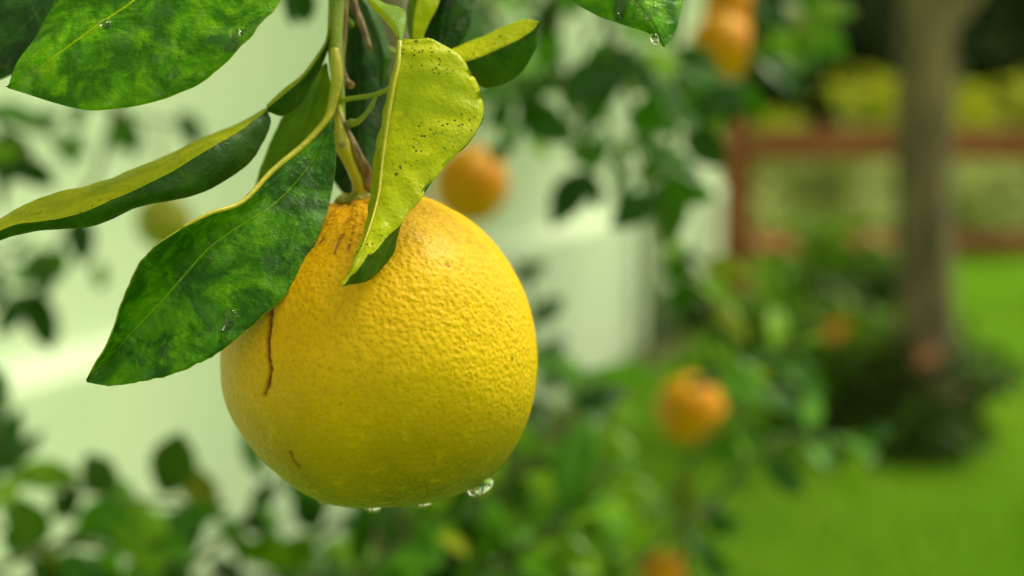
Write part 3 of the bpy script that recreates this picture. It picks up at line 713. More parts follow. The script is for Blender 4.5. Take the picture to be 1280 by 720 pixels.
# ---- background leaves of the same tree
def small_leaf(mt, mb, fold, curl, seed, nu=7, nv=2):
    r = random.Random(seed); V = []; F = []; MI = []; UV = []
    g_ = []
    for a in range(-nv, nv + 1):
        row = []
        for b_ in range(nu + 1):
            u = b_ / nu; w0 = 0.26 * math.sin(math.pi * min(1, u * .97 + .015)) ** .75 * (1.15 - .35 * u)
            s = a / nv
            row.append((u, s * w0, abs(s) * w0 * fold - curl * u * u + .02 * math.sin(u * 7 + s * 2 + seed)))
        g_.append(row)
    nr = 2 * nv + 1; n = nr * (nu + 1)
    for dz in (0, -.008):
        for a in range(nr):
            for b_ in range(nu + 1):
                x, y, z = g_[a][b_]; V.append((x, y, z + dz)); UV.append((x, a / (nr - 1)))
    ix = lambda a, b_: a * (nu + 1) + b_
    for a in range(nr - 1):
        for b_ in range(nu):
            qd = (ix(a, b_), ix(a, b_ + 1), ix(a + 1, b_ + 1), ix(a + 1, b_))
            F.append(qd); MI.append(0); F.append(tuple(n + i_ for i_ in qd[::-1])); MI.append(1)
    for b_ in range(nu):
        F.append((ix(0, b_ + 1), ix(0, b_), n + ix(0, b_), n + ix(0, b_ + 1))); MI.append(0)
        F.append((ix(nr - 1, b_), ix(nr - 1, b_ + 1), n + ix(nr - 1, b_ + 1), n + ix(nr - 1, b_))); MI.append(0)
    return mesh('leaf', V, F, [mt, mb], mi=MI, uv=UV)
SM = {}
def far_leaf_mat(name, a, b, tr=.35, rough=.35, coat=.12):
    t = NT(name); oi = t.new('ShaderNodeObjectInfo').outputs['Random']; n = t.noise(t.coord('Object'), 3.5, 3)
    c = t.mix(t.math('ADD', t.math('MULTIPLY', oi, .6), t.math('MULTIPLY', t.ramp(n, .3, .7), .4)), a, b)
    return t.fin(c, rough, coat=coat, spec=.3, transl=tr)
fm = {'dark': far_leaf_mat('far_leaf_dark', (0.014, 0.075, 0.001), (0.036, 0.15, 0.002)),
      'mid': far_leaf_mat('far_leaf_mid', (0.045, 0.20, 0.001), (0.11, 0.33, 0.002)),
      'light': far_leaf_mat('far_leaf_light', (0.15, 0.36, 0.002), (0.26, 0.46, 0.004)),
      'yel': far_leaf_mat('far_leaf_yellow', (0.20, 0.28, 0.006), (0.34, 0.38, 0.012))}
fu = far_leaf_mat('far_leaf_under', (0.06, 0.14, 0.012), (0.11, 0.20, 0.02), .25, .5, .05)
for tone in fm:
    SM[tone] = [small_leaf(fm[tone], fu, fo_, cu, sd) for sd, (fo_, cu) in enumerate(((.15, .10), (.45, .18), (.05, .28), (.30, .05)))]

def frame_q(ax, nm):
    x = Vector(ax).normalized(); z = Vector(nm); z = (z - x * z.dot(x))
    if z.length < 1e-4: z = x.orthogonal()
    z.normalize(); y = z.cross(x)
    return Matrix((x, y, z)).transposed().to_quaternion()

NLEAF = [0]
def put_leaf(parent, base, tip, tone, roll=None, r=rng):
    base = np.asarray(base); tip = np.asarray(tip)
    ax = tip - base; L = np.linalg.norm(ax)
    for f_ in (.3, .65, 1.0):                      # keep the fruits in the clear
        q_ = base + ax * f_ - CAM; z_ = q_ @ FWD; x_ = 640 + q_[0] / z_ / K; y_ = 360 - (q_ @ UPV) / z_ / K
        for fx, fy, fr in ((863, 512, 52), (600, 226, 30), (905, 40, 50), (832, 722, 40)):
            if math.hypot(x_ - fx, y_ - fy) < fr: return None
    nm = np.array([r.uniform(-.7, .7), r.uniform(-.9, .2), r.uniform(.3, 1)]) if roll is None else np.asarray(roll)
    o = link(bpy.data.objects.new('leaf', SM[tone][r.randrange(4)]), parent)
    o.location = tuple(base - TRUNK); o.rotation_mode = 'QUATERNION'; o.rotation_quaternion = frame_q(ax, nm)
    o.scale = (L, L * r.uniform(.85, 1.25), L)
    NLEAF[0] += 1
    return o

def pick(tones, r):
    x = r.random() * sum(w for _, w in tones)
    for tn_, w in tones:
        x -= w
        if x <= 0: return tn_
    return tones[-1][0]

def spray(path, root_from, n=0, size=.07, tones=(('mid', 1),), leaves=(), spread=1.0, seed=0, t0=0.12, root_via=None, droop=.35):
    """a twig (pixels + distance) tied back to a limb, with leaves along it"""
    r = random.Random(seed)
    pts = [P(*p) for p in path]
    full = [np.asarray(root_from, float)] + ([np.asarray(q, float) for q in root_via] if root_via else []) + pts
    rad = np.linspace(.0048, .0013, len(full))
    tw = mobj('branch', *tube(full, rad, 6, 10 * len(full)), M['twig'], tree, TRUNK)
    tw_pts = catmull(np.array(pts), 60)
    for k in range(n):
        t_ = t0 + (1 - t0) * (k + r.random() * .8) / max(1, n); i_ = min(58, int(t_ * 59))
        p = tw_pts[i_]; tg = tw_pts[i_ + 1] - tw_pts[i_]; tg /= np.linalg.norm(tg) + 1e-9
        a = k * 2.4 + r.uniform(-.5, .5)
        o1 = np.cross(tg, [0, 0, 1.0]); o1 /= np.linalg.norm(o1) + 1e-9; o2 = np.cross(o1, tg)
        dr = tg * r.uniform(.25, .9) + spread * (math.cos(a) * o1 + math.sin(a) * o2) + np.array([0, 0, -droop * r.random()])
        dr /= np.linalg.norm(dr); L = size * r.uniform(.6, 1.2)
        put_leaf(tw, p + dr * .006, p + dr * L, pick(tones, r), r=r)
    for (bx, by, tx, ty, d, tone) in leaves:
        put_leaf(tw, P(bx, by, d), P(tx, ty, d + r.uniform(-.02, .02)), tone, roll=(r.uniform(-.3, .3), -1.0, r.uniform(.0, .5)), r=r)
    return tw

DK = (('dark', 2), ('mid', 1)); MD = (('mid', 2), ('dark', 1), ('light', .6)); LT = (('mid', 1.6), ('light', 1.4), ('yel', .15), ('dark', .5)); VAR = (('dark', 1.2), ('mid', 1.4), ('light', .7), ('yel', .12))
up = TRUNK + [.0, -.06, 1.45]; lo = fork
# left side, in front of the wall
spray([(-120, 60, 1.15), (-40, 120, 1.12), (10, 165, 1.1), (45, 205, 1.1)], up, 3, .06, DK, [(-10, 135, 48, 150, 1.1, 'mid'), (0, 160, 44, 210, 1.1, 'dark'), (-30, 175, 30, 225, 1.1, 'dark'), (20, 200, 70, 232, 1.1, 'dark'), (-20, 190, 26, 190, 1.08, 'light')], seed=1, root_via=[(-.5, 1.2, 1.52)])
spray([(60, 90, 1.5), (130, 130, 1.5), (190, 150, 1.5), (255, 158, 1.5)], up, 0, .05, DK, [(150, 140, 172, 198, 1.5, 'dark'), (225, 140, 250, 180, 1.5, 'dark'), (165, 150, 140, 190, 1.5, 'mid'), (60, 90, 100, 100, 1.5, 'dark')], seed=2, root_via=[(-.40, 1.45, 1.62), tuple(P(0, -60, 1.5))])
spray([(130, 190, 1.3), (95, 265, 1.3), (60, 330, 1.3), (40, 370, 1.3)], up, 0, .05, DK, [(100, 268, 104, 332, 1.3, 'dark'), (62, 312, 18, 345, 1.3, 'mid'), (52, 345, 10, 352, 1.3, 'mid'), (46, 362, 62, 440, 1.3, 'dark'), (40, 365, -12, 420, 1.28, 'dark'), (70, 310, 75, 350, 1.3, 'mid'), (130, 330, 122, 362, 1.45, 'light')], seed=3, root_via=[(-.40, 1.4, 1.60), tuple(P(120, -40, 1.34)), tuple(P(150, 70, 1.3))])
spray([(-60, 700, .95), (-30, 620, .95), (-5, 550, .95), (5, 500, .95)], lo, 2, .07, DK, [(-10, 600, 18, 510, .95, 'dark'), (-20, 590, 34, 560, .95, 'dark')], seed=4, root_via=[(-.42, .98, .82)])
spray([(-80, 90, 1.35), (-10, 140, 1.35), (50, 165, 1.35), (110, 170, 1.35)], up, 7, .04, VAR, seed=51, root_via=[(-.5, 1.35, 1.6)])
spray([(-90, 280, 1.2), (-30, 310, 1.2), (20, 330, 1.2), (70, 325, 1.2)], up, 6, .04, DK, seed=52, root_via=[(-.55, 1.25, 1.6), tuple(P(-160, 150, 1.2))])
# bottom left
spray([(-70, 640, .95), (10, 605, .95), (90, 610, .95), (170, 625, .95), (270, 633, .95)], lo, 8, .055, VAR, [(20, 590, 100, 597, .93, 'light'), (130, 620, 165, 700, .9, 'mid'), (165, 625, 195, 720, .9, 'light'), (100, 615, 60, 650, .95, 'dark'), (150, 628, 120, 680, .95, 'dark'), (272, 634, 220, 580, 1.0, 'yel'), (255, 640, 232, 690, .97, 'dark')], seed=5, root_via=[(-.4, 1.05, .85)])
spray([(-60, 760, .9), (20, 700, .9), (90, 680, .9), (150, 690, .9), (230, 705, .9)], lo, 14, .055, VAR, seed=6, root_via=[(-.4, .98, .74)])
spray([(30, 800, .95), (80, 740, .95), (140, 715, .95), (200, 725, .95)], lo, 9, .05, VAR, seed=61, root_via=[(-.4, 1.02, .7)])
spray([(160, 790, 1.0), (230, 715, 1.0), (290, 665, 1.0), (330, 620, 1.0), (350, 590, 1.0)], lo, 8, .06, VAR, [(315, 640, 345, 600, 1.0, 'dark'), (300, 655, 355, 650, 1.0, 'dark'), (290, 680, 350, 700, .98, 'light')], seed=7, root_via=[(-.25, 1.1, .78)])
# bottom centre
spray([(330, 800, 1.0), (370, 720, 1.0), (400, 670, 1.0), (440, 640, 1.0)], lo, 9, .055, MD, [(395, 670, 340, 720, .98, 'light'), (370, 690, 300, 690, .98, 'light'), (400, 660, 370, 620, 1.0, 'dark')], seed=8, root_via=[(-.15, 1.1, .72)])
spray([(450, 830, .95), (490, 740, .95), (520, 690, .95), (570, 650, .95), (620, 620, .95)], lo, 16, .065, LT, seed=9, root_via=[(-.05, 1.1, .68)])
spray([(520, 830, .9), (580, 740, .9), (630, 700, .9), (690, 660, .9), (740, 640, .9)], lo, 18, .065, LT, seed=10, root_via=[(0, 1.1, .66)])
spray([(560, 830, 1.1), (620, 720, 1.1), (670, 630, 1.1), (700, 560, 1.1), (720, 500, 1.1), (730, 465, 1.1)], lo, 22, .065, MD, seed=11, root_via=[(.0, 1.2, .6)])
spray([(640, 840, 1.2), (690, 720, 1.2), (730, 640, 1.2), (770, 570, 1.2), (790, 530, 1.2)], lo, 18, .065, LT, seed=12, root_via=[(.05, 1.25, .55)])
spray([(680, 840, 1.1), (740, 760, 1.1), (800, 700, 1.1), (850, 660, 1.1), (895, 640, 1.1)], lo, 14, .065, LT, [(880, 650, 930, 660, 1.1, 'dark'), (870, 690, 920, 720, 1.1, 'mid')], seed=13, root_via=[(.08, 1.2, .52)])
spray([(600, 800, 1.35), (640, 680, 1.35), (660, 580, 1.35), (690, 520, 1.35), (670, 470, 1.35)], lo, 16, .07, DK, seed=14, root_via=[(.0, 1.35, .6)])
spray([(380, 800, .9), (440, 730, .9), (490, 690, .9), (530, 670, .9), (560, 640, .9)], lo, 16, .06, LT, seed=91, root_via=[(-.12, 1.1, .7)])
spray([(480, 800, 1.05), (530, 720, 1.05), (590, 660, 1.05), (640, 600, 1.05), (680, 560, 1.05)], lo, 14, .06, LT, seed=92, root_via=[(-.05, 1.15, .66)])
# right of the lemon, over the wall
spray([(600, -70, 1.35), (660, 30, 1.35), (720, 110, 1.35), (770, 170, 1.35), (800, 225, 1.35)], up, 16, .045, VAR, seed=53, root_via=[(.0, 1.35, 1.6)])
spray([(800, -70, 1.3), (800, 20, 1.3), (770, 100, 1.3), (735, 150, 1.3)], up, 12, .045, VAR, seed=54, root_via=[(.1, 1.3, 1.6)])
spray([(660, -60, 1.2), (650, 30, 1.2), (620, 100, 1.2), (600, 150, 1.2)], up, 9, .042, VAR, seed=55, root_via=[(.0, 1.25, 1.6)])
spray([(560, -60, 1.0), (610, 10, 1.0), (640, 80, 1.0), (650, 150, 1.0), (630, 200, 1.0)], up, 10, .055, VAR, [(645, 120, 690, 150, 1.0, 'dark'), (640, 130, 610, 160, 1.0, 'dark'), (650, 150, 690, 135, 1.0, 'mid'), (630, 100, 600, 125, 1.0, 'mid')], seed=15, root_via=[(-.05, 1.1, 1.48)])
spray([(680, -80, 1.1), (690, -10, 1.1), (700, 80, 1.1), (715, 160, 1.1), (735, 215, 1.1)], up, 11, .05, VAR, [(690, -10, 680, 60, 1.1, 'dark'), (700, -20, 720, 20, 1.1, 'dark'), (730, 212, 690, 282, 1.1, 'dark'), (735, 215, 748, 262, 1.1, 'dark'), (712, 150, 690, 175, 1.1, 'mid'), (700, 90, 670, 120, 1.1, 'dark')], seed=16, root_via=[(.02, 1.15, 1.5)])
spray([(640, 560, 1.35), (650, 480, 1.35), (660, 420, 1.35), (665, 370, 1.35), (640, 320, 1.35)], lo, 0, .05, DK, [(640, 352, 682, 325, 1.3, 'dark'), (665, 405, 706, 370, 1.3, 'dark'), (680, 450, 708, 415, 1.3, 'dark'), (660, 440, 690, 470, 1.3, 'mid')], seed=17, root_via=[(-.02, 1.4, .8)])
spray([(740, -80, .95), (750, 0, .95), (770, 70, .95), (790, 130, .95), (800, 200, .95)], up, 12, .055, VAR, [(770, 60, 820, 110, .95, 'dark'), (780, 90, 730, 130, .95, 'dark'), (800, 130, 850, 170, .95, 'mid'), (755, 50, 740, 110, .95, 'mid')], seed=18, root_via=[(.05, 1.05, 1.5)])
spray([(860, -80, 1.0), (850, 0, 1.0), (845, 70, 1.0), (850, 140, 1.0), (835, 200, 1.0), (830, 245, 1.0)], up, 12, .055, VAR, [(850, 110, 905, 165, 1.0, 'light'), (850, 90, 880, 150, 1.0, 'mid'), (825, 235, 895, 245, 1.0, 'mid'), (840, 180, 800, 230, 1.0, 'light'), (870, 150, 930, 100, 1.0, 'dark'), (850, 60, 900, 105, 1.0, 'dark')], seed=19, root_via=[(.12, 1.05, 1.5)])
spray([(960, -90, 1.15), (945, -10, 1.15), (940, 60, 1.15), (925, 120, 1.15), (915, 150, 1.15)], up, 9, .06, LT, [(950, -10, 965, 60, 1.15, 'dark'), (960, 20, 1000, 70, 1.15, 'light'), (940, 60, 985, 85, 1.15, 'light'), (920, 120, 900, 160, 1.15, 'dark'), (930, 100, 950, 155, 1.15, 'mid'), (990, -20, 1030, 40, 1.2, 'mid'), (980, 40, 1050, 45, 1.2, 'light'), (950, 50, 1000, 95, 1.2, 'light'), (955, 10, 1010, 30, 1.2, 'yel'), (965, 60, 1030, 75, 1.2, 'mid'), (1010, 10, 1070, 15, 1.2, 'light'), (1000, 30, 1060, 70, 1.2, 'mid')], seed=20, root_via=[(.22, 1.1, 1.5)])
spray([(830, 245, 1.15), (845, 300, 1.15), (870, 350, 1.15), (895, 400, 1.15), (890, 450, 1.15), (870, 480, 1.15)], P(830, 245, 1.15), 6, .05, LT, [(845, 300, 852, 365, 1.15, 'mid'), (880, 330, 935, 345, 1.15, 'yel'), (870, 350, 925, 380, 1.15, 'light'), (890, 380, 935, 420, 1.15, 'yel'), (890, 420, 920, 465, 1.15, 'light'), (870, 350, 835, 395, 1.15, 'mid'), (885, 440, 850, 470, 1.15, 'light')], seed=21)
spray([(800, 700, 1.3), (840, 620, 1.3), (880, 550, 1.3), (930, 500, 1.3), (980, 460, 1.3)], lo, 13, .06, LT, seed=22, root_via=[(.25, 1.35, .55)])
spray([(860, 720, 1.2), (900, 620, 1.2), (960, 560, 1.2), (1030, 545, 1.2), (1088, 562, 1.2)], lo, 12, .05, LT, seed=24, root_via=[(.25, 1.3, .6)], t0=.3)
spray([(870, 480, 1.2), (920, 470, 1.2), (965, 445, 1.2), (1000, 430, 1.2)], P(870, 480, 1.15), 9, .05, LT, seed=25)
spray([(370, -90, .62), (378, -40, .62), (384, -10, .62)], np.array([-.09, .62, 1.46]), 0, .05, DK, [(383, -14, 381, 34, .62, 'dark'), (375, -30, 362, 26, .63, 'dark')], seed=23)

# the rest of the crown, above and behind
parts = []
r9 = np.random.default_rng(77)
v, f, tn = cloud(TRUNK + [0.0, .12, 1.75], (.62, .50, .30), 900, .075, 78, 16, .5)
keep = v.reshape(-1, 4, 3)
ok = (keep[:, :, 2].min(1) > 1.2 + .10 * keep[:, :, 1].max(1) + .06)
idx = np.nonzero(ok)[0]
kv = keep[idx].reshape(-1, 3); kf = np.arange(len(kv)).reshape(-1, 4)
fo_ = mobj('foliage', kv, np.concatenate([kf[:, [0, 1, 2]], kf[:, [0, 2, 3]]]), M['fol_citrus'], tree, TRUNK, attrs={'tint': tn.reshape(-1, 4)[idx].ravel()}, smooth=False)
fo_['kind'] = 'stuff'

# ------------------------------------------------------------------ the lemon
LC = (475.0, 440.0); LD = 0.3647; PXM = K * LD
outl = [(440, 247), (470, 247.5), (500, 246.5), (529, 248), (559.5, 260), (590, 278), (620.6, 305.6), (645, 342), (660, 379), (668, 415.6), (670.8, 464.5), (666.5, 501), (654, 538), (637, 567), (619, 589), (598, 606), (575, 617), (548, 623), (523, 625), (468, 629), (425, 626.5), (398, 621), (372, 608), (345.6, 587), (318, 559), (296.7, 525.6), (283, 489), (279.6, 452), (281, 425), (288, 395), (303, 362), (328, 328), (358, 296), (388, 268), (415, 252)]
oa = np.array([math.atan2(x - LC[0], -(y - LC[1])) for x, y in outl]); orr = np.array([math.hypot(x - LC[0], y - LC[1]) for x, y in outl])
si = np.argsort(oa); oa = oa[si]; orr = orr[si]
axis_a = math.atan2(440 - LC[0], LC[1] - 247)                       # angle of the stalk end, clockwise from up
grid_a = np.linspace(-math.pi, math.pi, 721)
rr_ = np.interp(grid_a, np.concatenate([oa - 2 * math.pi, oa, oa + 2 * math.pi]), np.tile(orr, 3))
ker = np.exp(-(np.arange(-24, 25) / 9.0) ** 2); ker /= ker.sum()
rr_ = np.convolve(np.concatenate([rr_[-49:-1], rr_, rr_[1:49]]), ker, 'same')[48:-48]
prof = lambda a: np.interp((a + math.pi) % (2 * math.pi) - math.pi, grid_a, rr_)
NT_, NA = 300, 540
th = np.linspace(0, math.pi, NT_); al = np.linspace(0, 2 * math.pi, NA, endpoint=False)
TH, AL = np.meshgrid(th, al, indexing='ij')
rad = prof(axis_a + TH) * (1 + np.cos(AL)) / 2 + prof(axis_a - TH) * (1 - np.cos(AL)) / 2
# local axes in the picture plane: e1 = stalk direction, e2 = to its right, e3 = towards the viewer
e1 = RGT * math.sin(axis_a) + UPV * math.cos(axis_a); e2 = RGT * math.cos(axis_a) - UPV * math.sin(axis_a); e3 = -FWD
dirs = np.cos(TH)[..., None] * e1 + np.sin(TH)[..., None] * (np.cos(AL)[..., None] * e2 + np.sin(AL)[..., None] * e3)
LCW = P(LC[0], LC[1], LD)
base = dirs * (rad * PXM)[..., None]
fl = base.reshape(-1, 3)
def fbm(s, sc, off=0.0):
    return np.array([mnoise.noise(Vector((p[0] * sc + off, p[1] * sc, p[2] * sc))) for p in s])
lump = .0006 * fbm(fl, 55, 3) + .00009 * fbm(fl, 190, 7) + .00007 * fbm(fl, 420, 11)
# furrows running out from the stalk end, and a small dimple under the calyx
fur = np.exp(-(TH / .55) ** 2) * (.0005 * np.cos(AL * 9 + 2.2 * np.sin(AL * 2)) + .0004 * np.cos(AL * 17 + 1.0)) * np.clip(TH / .12, 0, 1)
dim = -.0022 * np.exp(-(TH / .16) ** 2)
disp = lump.reshape(TH.shape) + fur + dim
# picture position of each point, to place the scars that the fruit carries
rel = fl; zc = LD - (rel @ e3); pxs = 640 + ((LCW - CAM + rel) @ RGT) / zc / K; pys = 360 - ((LCW - CAM + rel) @ UPV) / zc / K
front = (rel @ e3) > 0
def poly_dist(pts):
    d = np.full(len(pxs), 1e9)
    for (x0, y0), (x1, y1) in zip(pts[:-1], pts[1:]):
        vx, vy = x1 - x0, y1 - y0; t_ = np.clip(((pxs - x0) * vx + (pys - y0) * vy) / (vx * vx + vy * vy), 0, 1)
        d = np.minimum(d, np.hypot(pxs - x0 - t_ * vx, pys - y0 - t_ * vy))
    return np.where(front, d, 1e9)
jit = 1.2 * fbm(fl, 900, 2)
cr = np.minimum(poly_dist([(339, 382), (337, 405), (334, 425), (335, 447), (338, 462), (334, 484)]), poly_dist([(334, 484), (330, 492)]))
scar = np.exp(-((cr + jit) / 2.5) ** 2)
small = np.full(len(pxs), 0.0)
for seg in ([(362, 566), (367, 578), (374, 584)], [(404, 298), (398, 306)], [(424, 300), (418, 318)], [(558, 331), (562, 333)]):
    small = np.maximum(small, .75 * np.exp(-((poly_dist(seg) + jit) / 1.8) ** 2))
russ = np.full(len(pxs), 0.0)
for seg, wd, st in (([(445, 250), (438, 272), (424, 300)], 4, .8), ([(432, 250), (418, 272), (404, 298)], 3, .6), ([(450, 250), (452, 275), (448, 300)], 3.5, .6), ([(440, 249), (446, 262), (440, 290), (436, 312)], 2.5, .7), ([(420, 254), (402, 285), (390, 318)], 2.5, .5), ([(425, 252), (460, 252)], 5, .9), ([(520, 255), (545, 272), (572, 300)], 2.0, .35), ([(535, 254), (566, 275), (590, 304)], 2.0, .3), ([(500, 252), (515, 280), (522, 315)], 2.0, .25), ([(552, 262), (585, 285), (612, 318)], 2.0, .3)):
    russ = np.maximum(russ, st * np.exp(-((poly_dist(seg) + 1.5 * jit) / wd) ** 2))
disp = disp - (.00055 * scar + .0003 * small + .0002 * russ).reshape(TH.shape)
LV = (base + dirs * disp[..., None]).reshape(-1, 3)
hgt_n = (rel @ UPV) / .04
green = np.clip((-hgt_n + .05) * .98, 0, .94) + .16 * np.clip((rel @ RGT) / .04, 0, 1) * np.clip(-hgt_n + .2, 0, 1)  # unripe green low down, deepened to paint the underside's shade into the rind
blush = np.clip(.28 + .5 * hgt_n - .7 * (rel @ RGT) / .04, 0, 1) + .35 * np.exp(-(TH.ravel() / .5) ** 2)
i_, j_ = np.meshgrid(np.arange(NT_ - 1), np.arange(NA), indexing='ij')
LF = np.stack([i_ * NA + j_, (i_ + 1) * NA + j_, (i_ + 1) * NA + (j_ + 1) % NA, i_ * NA + (j_ + 1) % NA], 2).reshape(-1, 4)
lemon = empty('lemon', LCW + UPV * -.039)
tag(lemon, 'large ripe yellow lemon with a brown crack, wet, under the drooping leaf', 'lemon')
lo_ = np.array(lemon.location)
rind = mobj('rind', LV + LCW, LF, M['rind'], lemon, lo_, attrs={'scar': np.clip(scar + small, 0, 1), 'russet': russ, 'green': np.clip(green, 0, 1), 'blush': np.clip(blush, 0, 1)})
# calyx: a ragged little disc of sepals at the stalk end
nc = 40; cv = []; topc = LCW + e1 * ((prof(axis_a) * PXM) - .0016)
for lev, (rr1, hh1) in enumerate(((.0046, .0000), (.0050, .0009), (.0036, .0022), (.0020, .0027))):
    for k in range(nc):
        a = k * 2 * math.pi / nc; lobe = 1 + (.16 * math.cos(5 * a + .6) + .06 * math.cos(11 * a)) * (1 if lev < 3 else .3)
        cv.append(topc + e1 * (hh1 + .0004 * math.sin(3 * a)) + rr1 * lobe * (math.cos(a) * e2 + math.sin(a) * e3))
cf = [(l * nc + k, l * nc + (k + 1) % nc, (l + 1) * nc + (k + 1) % nc, (l + 1) * nc + k) for l in range(3) for k in range(nc)] + [tuple(range(3 * nc, 4 * nc)), tuple(range(nc - 1, -1, -1))]
mobj('calyx', cv, cf, M['calyx'], lemon, lo_)

# background fruits: smaller, orange-ripe, same tree
def fruit_mesh(mat, nm, seed):
    V = []; F = []; n1_, n2_ = 28, 40
    for a in range(n1_ + 1):
        t_ = math.pi * a / n1_
        for b_ in range(n2_):
            p_ = 2 * math.pi * b_ / n2_
            d = Vector((math.sin(t_) * math.cos(p_), math.sin(t_) * math.sin(p_), math.cos(t_)))
            r_ = 1 + .03 * mnoise.noise(d * 3 + Vector((seed, 0, 0))) + .05 * math.exp(-(t_ / .4) ** 2) - .06 * math.exp(-(t_ / .12) ** 2) + .07 * math.exp(-((math.pi - t_) / .18) ** 2)
            V.append(tuple(d * r_ * .035))
    for a in range(n1_):
        for b_ in range(n2_):
            F.append((a * n2_ + b_, (a + 1) * n2_ + b_, (a + 1) * n2_ + (b_ + 1) % n2_, a * n2_ + (b_ + 1) % n2_))
    return mesh(nm, V, F, mat)
fr_me = fruit_mesh(M['rind_far'], 'rind', 1); fr_un = fruit_mesh(M['rind_unripe'], 'rind', 2)
cal_v, cal_f = tube([(0, 0, .0325), (0, 0, .0345), (0, 0, .036), (0, 0, .039)], [.005, .0055, .003, .0022], 10)
cal_me = mesh('calyx', cal_v, cal_f, M['calyx'])
def bg_fruit(px, py, d, diam_px, label, unripe=False, rot=(0.2, 0.1, 0)):
    c_ = P(px, py, d); s = diam_px * K * d / .0715
    o = empty('lemon', c_); o.rotation_euler = rot; o.scale = (s,) * 3
    link(bpy.data.objects.new('rind', fr_un if unripe else fr_me), o); link(bpy.data.objects.new('calyx', cal_me), o)
    tag(o, label, 'lemon', 'lemons deeper in the tree')
    up_ = Matrix.Rotation(rot[1], 3, 'Y') @ Matrix.Rotation(rot[0], 3, 'X') @ Vector((0, 0, .038 * s))
    tp_ = c_ + np.array(up_)
    return tp_
for args, kw, far in (((863, 512, 1.45, 88, 'orange-yellow lemon low down over the lawn'), dict(rot=(.2, -.3, 0)), (845, 300, 1.15)),
                      ((588, 231, 1.5, 98, 'orange lemon behind the speckled yellow leaf'), dict(), (610, 10, 1.0)),
                      ((903, 60, 1.4, 86, 'orange lemon high up beside the yellow-green leaves'), dict(), (945, -60, 1.15)),
                      ((918, 12, 1.46, 80, 'orange lemon partly hidden above another one'), dict(), (930, -80, 1.15)),
                      ((832, 722, 1.3, 66, 'yellow-orange lemon at the foot of the foliage over the lawn'), dict(rot=(.1, .4, 0)), (850, 660, 1.1)),
                      ((205, 277, 1.35, 72, 'unripe green-yellow lemon behind the folded leaf against the wall'), dict(unripe=True), (190, 150, 1.5))):
    tp_ = bg_fruit(*args, **kw)
    q2 = P(*far); mm = (tp_ + q2) / 2 + np.array([0, 0, .03])
    mobj('fruit_stalk', *tube([q2, mm, tp_], [.002, .0018, .002], 6, 14), M['twig'], tree, TRUNK)

# ------------------------------------------------------------------ water drops
def blob(center, nrm, r, h, seed, stretch=1.0, ang=0.0):
    """a bead of water lying on a surface"""
    n_ = Vector(nrm).normalized(); x = n_.orthogonal().normalized(); x = Quaternion(n_, ang) @ x; y = n_.cross(x)
    V = []; F = []; nk, nl = 28, 8
    for l in range(nl + 1):
        ph = math.pi / 2 * l / nl
        for k in range(nk):
            a = 2 * math.pi * k / nk
            w_ = 1 + .16 * math.sin(2 * a + seed) + .10 * math.sin(3 * a + seed * 2.3)
            rr1 = r * math.cos(ph) ** .8 * w_
            q_ = Vector(center) + x * (rr1 * math.cos(a) * stretch) + y * (rr1 * math.sin(a)) + n_ * (h * math.sin(ph) - .0001)
            V.append(tuple(q_))
    for l in range(nl):
        for k in range(nk):
            F.append((l * nk + k, l * nk + (k + 1) % nk, (l + 1) * nk + (k + 1) % nk, (l + 1) * nk + k))
    F.append(tuple(range(nk - 1, -1, -1)))
    return V, F
def leaf_point(key, px, py):
    Gt, nr = LEAF[key]; q = Gt.reshape(-1, 3) - CAM
    z = q @ FWD; x = 640 + (q @ RGT) / z / K; y = 360 - (q @ UPV) / z / K
    k = int(np.argmin((x - px) ** 2 + (y - py) ** 2))
    return Gt.reshape(-1, 3)[k], nr.reshape(-1, 3)[k]
def drop_on(key, px, py, r_px, h, seed, stretch, ang, label, group):
    r_px *= 1.15; p, n_ = leaf_point(key, px, py)
    r = r_px * K * .333
    V, F = blob(p, n_, r, r * h, seed, stretch, ang)
    o = mobj('water_drop', V, F, M['water'], None, p); o.location = tuple(p)
    tag(o, label, 'water drop', group)
la, ld, ll, lj = 'clear flat water bead lying on the broad mottled leaf', 'clear flat water bead lying on the large drooping leaf', 'clear round water bead lying on the wet leaf with a dripping tip', 'clear water bead on the dark leaf above the speckled yellow leaf'
for px, py, r, s_, st, an_ in ((295, 45, 8, 1, 1.6, .7), (282, 58, 4, 2, 1.2, .2), (305, 36, 3.5, 3, 1.4, .4), (215, 86, 6, 4, 1.7, .3), (228, 74, 3, 5, 1, 0), (135, 32, 6, 6, 1.6, .9), (190, 60, 3, 7, 1.2, 0)):
    drop_on('A', px, py, r, .16, s_, st, an_, la, 'beads on the mottled leaf')
for px, py, r, s_, st, an_ in ((285, 400, 9, 1, 1.3, .5), (297, 393, 3.5, 2, 1, 0), (205, 440, 6, 3, 1.5, .8), (250, 418, 3, 4, 1.3, 0), (178, 452, 4, 5, 1.6, .2), (262, 306, 3, 6, 1, 0), (392, 232, 4, 7, 2.0, 1.5), (398, 205, 3, 8, 1.7, 1.4)):
    drop_on('D', px, py, r, .16, s_, st, an_, ld, 'beads on the drooping leaf')
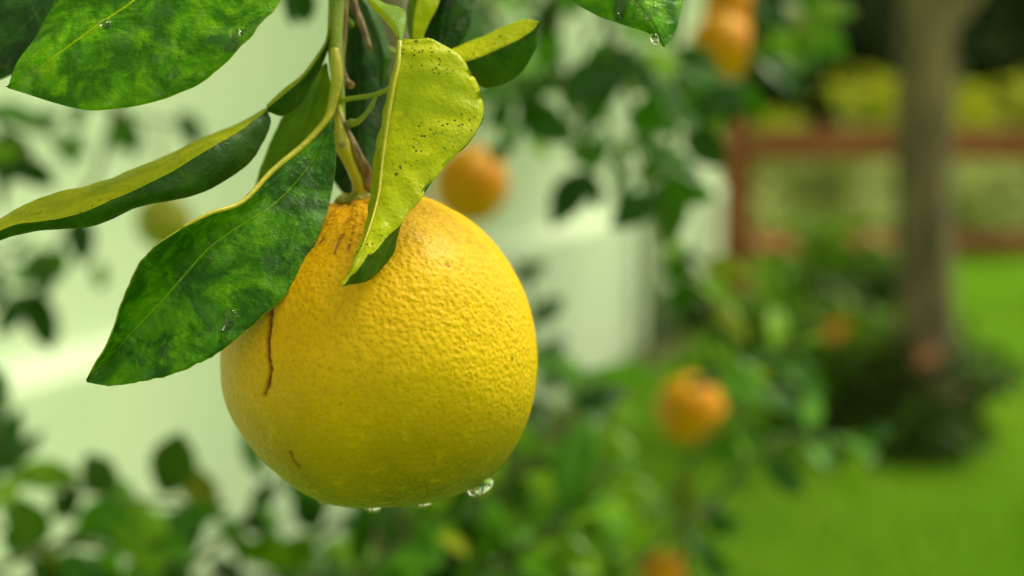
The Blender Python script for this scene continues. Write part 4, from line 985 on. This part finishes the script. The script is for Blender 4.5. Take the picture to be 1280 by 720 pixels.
for px, py, r, s_, st, an_ in ((776, 8, 11, 1, 1.15, .4), (815, 17, 8, 2, 1.3, .1), (795, 22, 4, 3, 1.2, 0), (800, 2, 5, 4, 1.4, .9), (835, 24, 3, 5, 1, 0)):
    drop_on('L', px, py, r, .16, s_, st, an_, ll, 'beads on the dripping leaf')
drop_on('J', 575, 33, 8, .3, 3, 1.4, 1.0, lj, 'bead on the dark leaf')

def pendant(px, py, d, r_px, length, label, group, widen=1.0, skew=0.0):
    """drop hanging from an edge: px,py = where it hangs from"""
    c_ = P(px, py, d); r = r_px * K * d; V = []; F = []; nk = 24
    pr = [(0.75 * widen, .55), (.95 * widen, .2), (1.0 * widen, -.15), (.95 * widen, -.5), (.78 * widen, -.8), (.5 * widen, -1.02), (.2 * widen, -1.12)]
    for rr1, zz in pr:
        for k in range(nk):
            a = 2 * math.pi * k / nk
            V.append((rr1 * r * math.cos(a) + skew * r * zz, rr1 * r * math.sin(a) * .8, zz * r * length))
    for l in range(len(pr) - 1):
        for k in range(nk):
            F.append((l * nk + (k + 1) % nk, l * nk + k, (l + 1) * nk + k, (l + 1) * nk + (k + 1) % nk))
    F.append(tuple(range(nk))); F.append(tuple((len(pr) - 1) * nk + k for k in range(nk - 1, -1, -1)))
    o = mobj('water_drop', V, F, M['water']); o.location = tuple(c_)
    tag(o, label, 'water drop', group)
pendant(601, 606, .3615, 15, 1.0, 'big water drop hanging from the lower right curve of the large lemon', 'drops under the lemon', 1.15, .15)
lu = 'flat water drop clinging under the bottom of the large lemon'
for px, py, r, wd in ((466, 632, 10, 1.1), (528, 628, 8, 1.5), (406, 625, 6, 1.6)):
    pendant(px, py, .3645, r, .85, lu, 'drops under the lemon', wd)
pendant(818, 47, .3415, 5.5, 1.4, 'bright water drop hanging beside the tip of the dripping leaf', 'drop at the leaf tip', 1.0, -.3)
pendant(1090, 572, 1.19, 5, 1.0, 'round water drop at the end of a leafy shoot over the lawn', 'drop over the lawn')
print('background leaves:', NLEAF[0])
